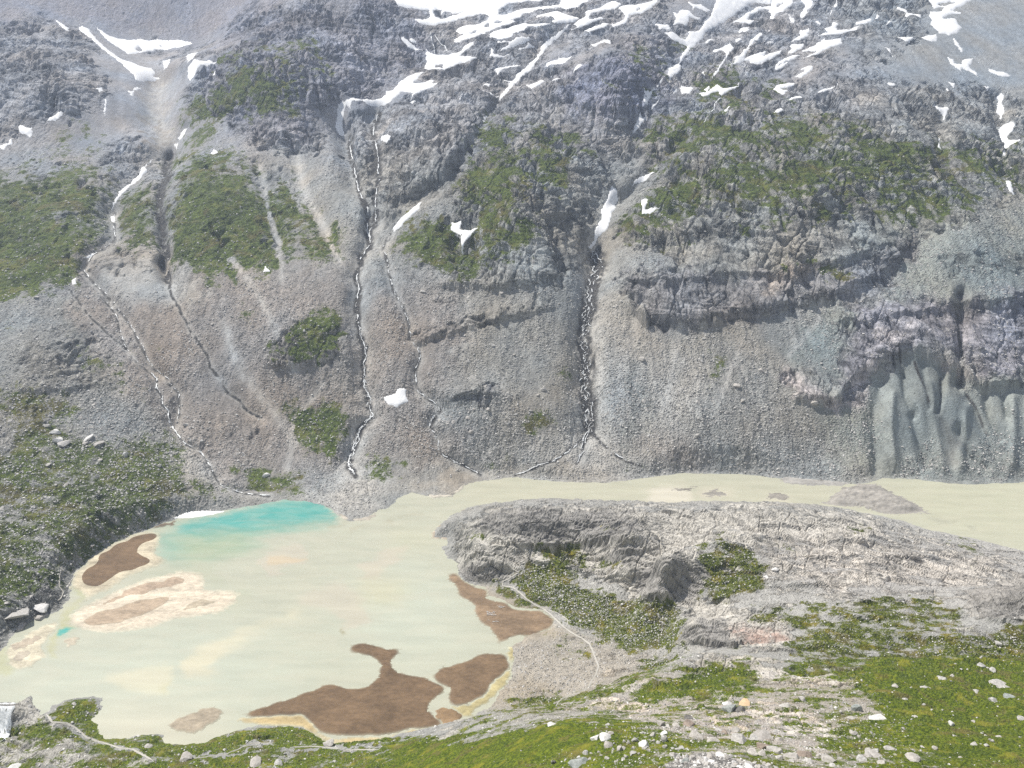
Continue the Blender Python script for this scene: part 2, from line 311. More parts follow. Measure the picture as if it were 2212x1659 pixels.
C_((.27,.295,.285), 10, 1900,830, 1960,770, 2000,760, 2070,860, 2120,840, 2215,830, 2215,1042, 1890,1035, 1885,930)
for p in [(130,640, 200,760, 240,900, 225,905, 180,770, 110,650), (1380,730, 1400,800, 1390,1000, 1365,1000, 1370,800), (2030,860, 2050,930, 2080,1000, 2060,1010, 2030,930)]:
    C_((.27,.275,.26), 8, *p)
def G_(a, b, *p): G.poly(Q(*p), a + (.07 if a < .86 else 0), 1, b * 1.3)
G_(.74, 30, -5,370, 120,365, 215,360, 240,480, 200,560, 160,610, -5,640)
G_(.45, 20, 100,250, 230,270, 240,350, 150,370, 130,330)
G_(.76, 24, 365,320, 480,330, 560,390, 620,400, 700,480, 750,560, 640,570, 500,600, 400,590, 360,500)
G_(.9, 14, 380,420, 480,430, 560,480, 640,560, 500,590, 395,580)
G_(.66, 16, 250,400, 330,395, 345,480, 330,550, 250,540); G_(.6, 16, 400,210, 520,180, 500,240, 430,330, 380,330, 400,260)
G_(.6, 14, 600,390, 640,400, 700,490, 730,560, 620,540)
G_(.55, 20, -5,680, 60,690, 40,720, -5,720); G_(.58, 20, -5,800, 60,850, 150,880, 200,1000, 60,1000, -5,900)
G_(.66, 30, -5,960, 200,940, 340,900, 370,980, 410,1060, 400,1105, 240,1175, 150,1260, -5,1340)
G_(.35, 20, -5,1020, 80,1120, 140,1180, 100,1200, 0,1120)
for p, a in [((310,850, 345,840, 335,870, 310,880), .8), ((300,760, 330,745, 350,755, 320,770), .7), ((145,700, 170,720, 240,840, 225,850, 160,730), .62),
             ((240,760, 290,850, 280,860, 250,800), .6), ((400,1040, 440,1030, 520,1060, 500,1075, 420,1075), .65), ((530,940, 550,1000, 620,1030, 650,1065, 520,1070, 540,1000), .72),
             ((600,1040, 660,1020, 650,1070, 600,1070), .7), ((620,880, 740,850, 760,900, 740,990, 650,985), .66), ((680,650, 760,680, 765,760, 690,790, 590,780, 590,720, 650,710), .62),
             ((480,670, 560,670, 560,690, 490,690), .55), ((780,985, 830,970, 855,1005, 840,1032, 790,1028), .85), ((690,1065, 740,1060, 735,1070, 690,1075), .8),
             ((880,1035, 925,1030, 920,1050, 885,1045), .7), ((1140,890, 1200,880, 1180,940, 1150,970, 1130,930), .66), ((1190,780, 1220,760, 1210,830, 1190,830), .6),
             ((1545,770, 1572,765, 1568,825, 1540,840, 1525,820), .85), ((1210,890, 1240,885, 1230,920), .6), ((1340,1000, 1440,995, 1430,1015, 1330,1012), .6),
             ((950,1000, 1080,1000, 1100,1015, 1000,1012), .58), ((860,460, 960,470, 1100,430, 1200,470, 1130,560, 960,590, 880,540), .58), ((1030,250, 1200,260, 1300,330, 1200,420, 1060,400, 960,400), .56),
             ((960,400, 1080,360, 1240,370, 1200,420, 1000,440), .62), ((860,500, 960,490, 940,560, 880,560), .7), ((1390,230, 1470,240, 1380,340, 1350,340), .5),
             ((1420,260, 1600,210, 1900,260, 2100,330, 2140,440, 1960,470, 1700,480, 1500,450, 1340,500, 1400,380), .56), ((1340,470, 1500,440, 1560,450, 1520,480, 1400,500, 1330,500), .8),
             ((1470,390, 1560,350, 1570,400, 1480,450, 1430,440), .75), ((1340,510, 1460,510, 1520,530, 1500,540, 1360,530), .82), ((1560,300, 1640,270, 1700,300, 1620,350), .66),
             ((1780,300, 1900,330, 2000,380, 1960,400, 1850,370, 1760,340), .66), ((1640,370, 1740,370, 1740,400, 1640,400), .72), ((1560,490, 1720,460, 1730,480, 1580,520), .68),
             ((1980,440, 2060,440, 2060,465, 1990,470), .72), ((2050,300, 2212,290, 2212,420, 2120,400), .5), ((1500,120, 1700,180, 1650,260, 1500,240), .42),
             ((1640,580, 1780,560, 1850,590, 1700,620), .45), ((-5,540, 150,530, 180,580, 100,620, -5,640), .85), ((1280,150, 1460,60, 1500,100, 1440,220, 1400,230), .2),
             ((480,110, 700,60, 720,200, 560,250, 480,210), .42)]: G_(a + .05, 14, *p)
# near side
G_(.36, 30, 950,1540, 1300,1490, 1500,1430, 2215,1380, 2215,1665, 1300,1665, 1250,1560)
G_(.5, 8, 1010,1150, 1050,1130, 1070,1160, 1040,1180, 1005,1175); G_(.5, 8, 1150,1160, 1200,1170, 1260,1165, 1250,1200, 1180,1200, 1120,1190)
G_(.88, 9, 1060,1262, 1100,1235, 1180,1215, 1250,1225, 1270,1270, 1330,1300, 1400,1290, 1470,1320, 1475,1400, 1380,1415, 1310,1385, 1230,1350, 1190,1320, 1120,1312, 1080,1290)
G_(.72, 9, 1180,1170, 1240,1170, 1260,1230, 1200,1240); G_(.78, 7, 1260,1215, 1330,1205, 1360,1225, 1320,1230)
G_(.42, 12, 1120,1360, 1300,1370, 1320,1400, 1200,1390); G_(.5, 8, 1160,1395, 1260,1395, 1300,1430, 1220,1420)
G_(.9, 8, 1040,1530, 1130,1512, 1230,1500, 1330,1475, 1470,1410, 1460,1440, 1380,1470, 1290,1510, 1200,1530, 1100,1530)
G_(.96, 8, 830,1640, 950,1600, 1120,1575, 1250,1555, 1330,1550, 1380,1575, 1420,1630, 1500,1670, 780,1670)
G_(.75, 12, 1370,1590, 1500,1600, 1650,1630, 1800,1665, 1500,1665, 1440,1640)
G_(.55, 12, 1000,1550, 1180,1545, 1240,1550, 1060,1575, 960,1590)
G_(.62, 12, -5,1575, 60,1560, 130,1540, 200,1540, 260,1590, 480,1590, 640,1570, 740,1605, 880,1600, 960,1580, 900,1620, 820,1665, -5,1665)
G_(.9, 8, 480,1595, 600,1572, 660,1575, 700,1598, 830,1606, 960,1588, 900,1625, 700,1640, 600,1610); G_(.9, 7, 300,1590, 350,1586, 360,1605, 480,1592, 560,1620, 560,1665, 400,1660, 380,1620)
G_(.85, 7, 200,1530, 230,1590, 350,1606, 300,1610, 220,1600, 190,1570); G_(.8, 6, 130,1515, 215,1510, 195,1560, 150,1555, 110,1550); G_(.35, 8, 0,1620, 130,1590, 200,1620, 160,1660, 0,1665)
for p, a in [((1510,1170, 1560,1150, 1620,1200, 1600,1270, 1540,1290, 1530,1240), .7), ((1570,1165, 1620,1180, 1650,1240, 1640,1250, 1600,1230), .78), ((1680,1170, 1740,1185, 1760,1205, 1700,1190), .7),
             ((1520,1250, 1640,1240, 1670,1280, 1560,1300, 1520,1285), .74), ((1300,1140, 1330,1130, 1370,1140, 1320,1150), .5), ((1830,1145, 1870,1140, 1880,1160, 1840,1160), .8), ((2040,1160, 2090,1165, 2140,1195, 2080,1190), .6),
             ((1600,1320, 1760,1300, 1900,1290, 2040,1300, 2100,1320, 2050,1360, 1900,1380, 1740,1370, 1650,1350), .58), ((1960,1310, 2030,1295, 2060,1320, 1980,1330), .7),
             ((1700,1370, 1860,1350, 1980,1350, 1960,1400, 1800,1430, 1700,1420), .6), ((1860,1430, 2000,1380, 2212,1350, 2212,1440, 2000,1430), .68),
             ((1830,1440, 2000,1420, 2212,1420, 2212,1665, 2050,1665, 1920,1590, 1880,1520), .97), ((1700,1430, 1830,1420, 1900,1440, 1860,1470, 1720,1450), .68),
             ((1500,1440, 1600,1430, 1640,1460, 1600,1500, 1500,1500, 1380,1490, 1440,1470), .74), ((1380,1480, 1500,1485, 1540,1500, 1460,1525, 1390,1515), .86),
             ((1770,1600, 1880,1590, 1960,1620, 2040,1665, 1800,1665), .66), ((1600,1600, 1760,1610, 1800,1640, 1650,1630), .5), ((1780,1560, 1900,1575, 2000,1620, 1880,1600), .85),
             ((1430,1545, 1560,1580, 1540,1590, 1420,1560), .6), ((1560,1510, 1760,1530, 1700,1545, 1580,1530), .4), ((1750,1500, 1790,1500, 1800,1530, 1760,1535), .8),
             ((2060,1220, 2120,1230, 2100,1245), .6), ((1880,1180, 1960,1190, 1930,1200), .5)]: G_(a, 8, *p)
def K_(a, b, *p): K.poly(Q(*p), a, 1, b)
def dummy(): pass
K_(.2, 30, -5,-5, 600,-5, 590,70, 430,95, 300,80, 190,60, 100,30, -5,60)
K_(.8, 20, -5,60, 100,30, 190,95, 245,190, 220,225, 130,245, 70,280, -5,310)
K_(.85, 20, 560,15, 860,-5, 900,60, 930,140, 740,215, 725,250, 640,300, 560,295, 470,260, 400,210, 450,150, 490,110)
K_(.7, 20, 860,-5, 1450,-5, 1480,80, 1380,60, 1180,130, 1090,230, 930,220, 900,150)
K_(.55, 12, 300,95, 430,90, 500,110, 480,125, 330,130)
K_(.95, 12, 215,305, 300,300, 345,330, 330,380, 280,400, 230,370)
K_(.95, 16, 770,240, 900,200, 1060,200, 1050,260, 1000,330, 960,400, 890,440, 850,480, 800,450, 760,330)
K_(.72, 24, 1060,230, 1250,140, 1400,60, 1470,100, 1460,200, 1390,240, 1350,370, 1300,470, 1260,590, 1120,625, 940,625, 900,560, 950,430)
K_(1.0, 16, 1220,150, 1340,100, 1450,110, 1440,200, 1340,250, 1210,220, 1090,210)
K_(.95, 12, 1060,520, 1250,490, 1240,600, 1120,620, 1040,620)
K_(.8, 24, 1400,230, 1640,170, 1850,160, 2212,210, 2212,400, 2160,460, 1970,520, 1760,590, 1560,560, 1330,500, 1380,380)
K_(.8, 24, 1450,60, 1600,0, 2020,-5, 1980,110, 1850,110, 1700,140, 1600,190, 1440,240)
K_(.4, 20, 1640,130, 1850,90, 2000,90, 1860,160, 1640,190)
K_(1.0, 12, 1340,590, 1500,565, 1700,600, 1820,560, 1960,515, 2000,480, 1960,560, 1900,620, 1790,655, 1600,690, 1480,715, 1395,705, 1350,640)
K_(1.0, 10, 1340,505, 1480,510, 1640,530, 1760,520, 1780,600, 1600,580, 1450,550, 1330,530)
K_(1.0, 14, 1790,665, 1880,640, 2050,640, 2215,640, 2215,840, 2120,835, 2090,780, 1990,745, 1950,770, 1880,850, 1800,872, 1715,860, 1700,800, 1740,790, 1800,810, 1860,740, 1800,720)
K_(.6, 14, 2000,560, 2212,540, 2212,600, 2040,600)
K_(1.0, 8, 880,725, 960,700, 1100,665, 1200,650, 1205,668, 1100,690, 960,725, 900,748)
K_(1.0, 7, 965,852, 1000,835, 1080,825, 1085,850, 1060,865, 980,872)
K_(.8, 14, 590,710, 700,690, 760,700, 760,760, 650,795, 590,780); K_(.6, 20, 20,730, 230,700, 250,800, 240,850, 80,850, 20,800)
K_(.7, 10, 920,630, 980,620, 970,650, 900,660); K_(.7, 10, 460,910, 500,910, 500,940, 460,940); K_(.7, 8, 525,930, 555,925, 560,945, 530,950)
K_(.36, 30, -5,340, 240,330, 560,320, 760,500, 740,580, 400,600, 150,620, -5,640); K_(.3, 30, -5,830, 330,840, 400,1080, 150,1240, -5,1300)
K_(.8, 10, 640,260, 690,290, 700,340, 620,340, 560,300)
K_(.7, 8, 330,1040, 480,1045, 470,1058, 330,1052); K_(.7, 10, 1000,1000, 1000,1000, 1001,1001)
K_(.9, 10, 980,1150, 1050,1100, 1250,1093, 1400,1093, 1500,1110, 1640,1090, 1900,1125, 1900,1180, 1650,1180, 1560,1150, 1500,1175, 1540,1240, 1500,1300, 1470,1320, 1370,1290, 1260,1230, 1180,1215, 1090,1240, 1075,1262, 1010,1255, 985,1230)
K_(.5, 20, 1650,1180, 1900,1150, 2212,1220, 2120,1270, 1800,1280, 1650,1250)
K_(1.0, 6, 2090,1300, 2130,1270, 2215,1245, 2215,1340, 2120,1325)
K_(.85, 8, 1475,1310, 1560,1290, 1600,1320, 1700,1330, 1690,1390, 1600,1400, 1530,1395, 1480,1390)
K_(.85, 6, 1490,1425, 1600,1420, 1700,1440, 1840,1455, 1830,1465, 1700,1472, 1640,1470, 1600,1445, 1490,1450)
K_(.9, 5, 1290,1500, 1340,1478, 1480,1470, 1500,1480, 1400,1490, 1330,1500); K_(.8, 5, 1240,1530, 1320,1505, 1380,1510, 1400,1535, 1300,1540)
K_(.9, 5, 1480,1490, 1600,1500, 1560,1515, 1450,1505)
K_(.9, 5, 1620,1520, 1700,1555, 1760,1592, 1740,1592, 1650,1560); K_(.9, 5, 1700,1540, 1780,1570, 1830,1600, 1790,1605, 1710,1560); K_(.8, 6, 1480,1525, 1600,1560, 1680,1600, 1640,1600, 1520,1550)
K_(1, 4, 1340,1478, 1360,1470, 1420,1478, 1520,1470, 1530,1482, 1440,1490, 1390,1495, 1345,1490); K_(1, 4, 1480,1500, 1540,1488, 1620,1500, 1560,1512)
K_(1, 4, 1560,1445, 1680,1440, 1760,1455, 1850,1460, 1840,1480, 1720,1485, 1690,1475, 1640,1462, 1570,1455); K_(1, 4, 1610,1530, 1660,1545, 1720,1585, 1760,1600, 1700,1590, 1640,1560)
K_(1, 4, 1690,1535, 1730,1530, 1800,1570, 1880,1610, 1850,1612, 1780,1585, 1720,1560); K_(.6, 6, 930,1600, 980,1570, 1060,1545, 1000,1590, 940,1605)
K_(.9, 5, 20,1530, 60,1505, 95,1545, 130,1580, 60,1600, 45,1570); K_(.75, 10, -5,1605, 60,1590, 130,1575, 170,1590, 190,1640, 100,1650, -5,1650); K_(.8, 6, 130,1640, 330,1630, 330,1662, 130,1662)
K_(.7, 12, -5,1290, 80,1270, 150,1240, 150,1290, 110,1325, 40,1355, -5,1390); K_(.35, 14, -5,1220, 150,1200, 160,1240, -5,1290)
C_((.15,.145,.14), 6, *[c for q in tG(1560,900, 1800,900, 2212,900, 2400,935, 2700,1010, 2960,1070, 2960,1140, 1700,1140, 1600,1010) for c in q])  # dark ground paints the shade in the gaps between the blocks
G.poly(tG(1560,900, 1800,900, 2212,900, 2400,935, 2700,1010, 2960,1070, 2960,1140, 1700,1140, 1600,1010), .05, 1, 6)
CHU = Canvas(0.0)
for p, w in [(S7, 7), (S6, 6), (S5, 8), (S9, 5), (S2, 8), (S3, 9), (S4, 26), (S1, 20), (Q(640,330, 650,400, 690,470, 730,560), 10), (Q(560,360, 575,440, 600,520, 610,600), 7), (t00(1030,560, 1000,750, 1080,880, 1060,1000), 30),
             (t11(1800,900, 1850,600, 1960,300, 2060,120), 10), (t11(2100,1000, 2150,700, 2200,450), 9), (t21(200,1000, 300,760, 380,560), 9), (t21(700,640, 860,440, 900,300), 6), (t11(700,620, 850,560, 820,260), 8), (t10(1420,720, 1250,800, 1120,930), 12), (Q(700,830, 640,900, 620,1010), 8),
             (Q(480,700, 520,800, 600,900, 640,960), 12), (Q(1290,700, 1300,900, 1250,1010), 14), (Q(1180,930, 1120,1000), 10), (Q(500,560, 560,640, 640,800), 9), (tE(1100,1340, 1400,1480, 1560,1620), 8), (tE(600,1080, 950,1290, 1300,1440), 6)]:
    CHU.line(p, w, 1.0, .6)
C_((.20,.198,.195), 8, 1050,1105, 1150,1098, 1300,1100, 1400,1120, 1340,1170, 1250,1175, 1150,1175, 1080,1150, 1040,1140); C_((.21,.208,.205), 8, 1300,1180, 1380,1175, 1400,1200, 1340,1230, 1290,1220)  # dark weathered knoll rock, with shading of its steep faces painted in
C_((.22,.217,.214), 8, 1385,1215, 1440,1200, 1530,1240, 1520,1290, 1470,1300, 1380,1280); C_((.21,.208,.205), 7, 990,1225, 1060,1210, 1090,1235, 1060,1260, 1010,1255); C_((.17,.168,.165), 8, 2090,1290, 2150,1260, 2215,1245, 2215,1340, 2120,1325); C_((.2,.198,.195), 7, 1475,1340, 1560,1330, 1600,1395, 1530,1400, 1480,1390)  # dome face likewise: its shade painted into the dark rock colour
C_((.43,.41,.385), 30, 1640,1180, 1900,1180, 2215,1220, 2215,1245, 2080,1280, 1800,1280, 1660,1250)
for p in [(1290,1500, 1360,1475, 1530,1475, 1440,1495), (1480,1500, 1560,1490, 1640,1505, 1560,1512), (1600,1530, 1680,1550, 1750,1600, 1680,1590), (1700,1540, 1790,1570, 1860,1610, 1790,1600), (1560,1450, 1700,1445, 1850,1465, 1740,1480)]: C_((.41,.40,.385), 4, *p)
def S_(a, b, *p): ST.poly(Q(*p), a, 1, b)
S_(.1, 20, 190,80, 500,110, 480,170, 400,220, 330,300, 200,330, 150,260); S_(.15, 20, 1850,90, 2212,0, 2212,190, 1900,170); S_(.15, 14, 1470,180, 1640,130, 1850,110, 1850,150, 1600,180)
S_(.12, 10, 240,560, 350,550, 360,620, 250,630); S_(.15, 10, 860,1050, 1000,1020, 1110,1010, 1000,1060); S_(.75, 30, 800,850, 1150,850, 1150,1000, 900,1000)
S_(.6, 40, 1300,800, 2212,830, 2212,1030, 1300,1030); S_(.9, 10, 1080,1240, 1250,1230, 1470,1320, 1470,1400, 1300,1400); S_(1, 8, 1330,1410, 1480,1400, 1500,1440, 1400,1450)
S_(.85, 20, 1100,1400, 1300,1390, 1300,1500, 1120,1500); S_(.8, 30, 1300,1520, 2000,1560, 2000,1660, 1350,1660); S_(.25, 16, 1850,1440, 2212,1420, 2212,1660, 2000,1640); S_(.1, 12, 850,1620, 1250,1560, 1300,1600, 1100,1660, 850,1660)
S_(.8, 30, -5,850, 350,850, 400,1090, 150,1240, -5,1300); S_(.06, 8, 1030,1260, 1200,1330, 1180,1380, 1080,1390)
S_(0, 8, 1885,850, 1960,770, 2000,760, 2070,860, 2120,840, 2215,830, 2215,960, 2120,930, 2060,1010, 2010,930, 1960,980, 1930,1030, 1885,1030)
# wet dark stream beds, dark fissures, a painted shadow wedge, and the flattened ground under streams and trails
W = Canvas(0.0); TR = Canvas(0.0)
for p, w, a in [(S1, 9, .85), (S2, 8, .9), (S3, 5, .65), (S4, 20, 1.0), (S4A, 4, .7), (S4B, 4, .7), (S4C, 4, .7), (S5, 5, .6), (S6, 4, .65), (S7, 4, .8), (S8, 11, 1.0), (S9, 4, .7)]:
    q = [(x + 1.5 * math.sin(i * 2.3), y) for i, (x, y) in enumerate(p)]
    W.line(q, w, 1.0, a); TR.line(q, w + 3, 1.0, 1.0)
for p in [t21(1800,240, 1790,420, 1810,560, 1820,700, 1800,840), t21(1410,560, 1415,680, 1420,760), t21(1505,690, 1560,820, 1590,950), t21(1665,800, 1665,960), t21(1830,900, 1900,1000, 1960,1160)]:
    W.line(p, 3.5, 1.0, .75)
for p, w in [(t10(1230, 0, 1230, 1), 1)]: pass
W.poly(t21(1290,850, 1310,950, 1370,1020, 1350,1100, 1310,1150, 1300,1300, 1290,1390, 1250,1380, 1230,1250, 1250,1100, 1240,1000, 1240,930), .28, 1, 5)  # shadow wedge painted dark on the left side of the grey-green face
W.poly(t21(1800,1180, 1860,1220, 1950,1340, 1900,1360, 1830,1300), .3, 1, 4); W.poly(t21(1500,940, 1570,1040, 1540,1060, 1490,1000), .25, 1, 4)
W.poly(t10(195,1040, 250,1040, 265,1100, 240,1150, 200,1110), .7, 1, 6); W.poly(t01(1080,800, 1130,830, 1130,870, 1090,850), .7, 1, 3)
PATHS = [t12(905,120, 890,180, 925,205, 960,245), t12(1080,300, 1085,340, 1110,370, 1150,390, 1090,430, 1040,455, 1045,480, 1110,490, 1150,520, 1200,565, 1250,600, 1300,625, 1350,660, 1400,710, 1450,755, 1500,790, 1560,820, 1610,860, 1630,910, 1645,950, 1665,1000, 1650,1050, 1620,1100, 1600,1140, 1540,1170, 1450,1200, 1410,1230, 1390,1260),
         t12(1310,630, 1400,655, 1465,700, 1465,730, 1452,755), t02(300,1310, 335,1355, 430,1370, 480,1395, 560,1460, 620,1485, 680,1500, 770,1530, 860,1540, 920,1570, 985,1610),
         t02(1220,1600, 1350,1588, 1460,1575, 1540,1540, 1600,1510, 1650,1500, 1780,1500), t02(400,350, 385,420, 385,480, 412,520, 395,560, 350,590), t02(300,605, 230,618, 190,650, 150,660), t02(1880,1530, 2000,1520, 2212,1535), t12(10,1545, 100,1540, 240,1545)]
for p in PATHS: TR.line(p, 5, 1.0, 1.0); G.line(p, 3.2, 0.0, 1.0)
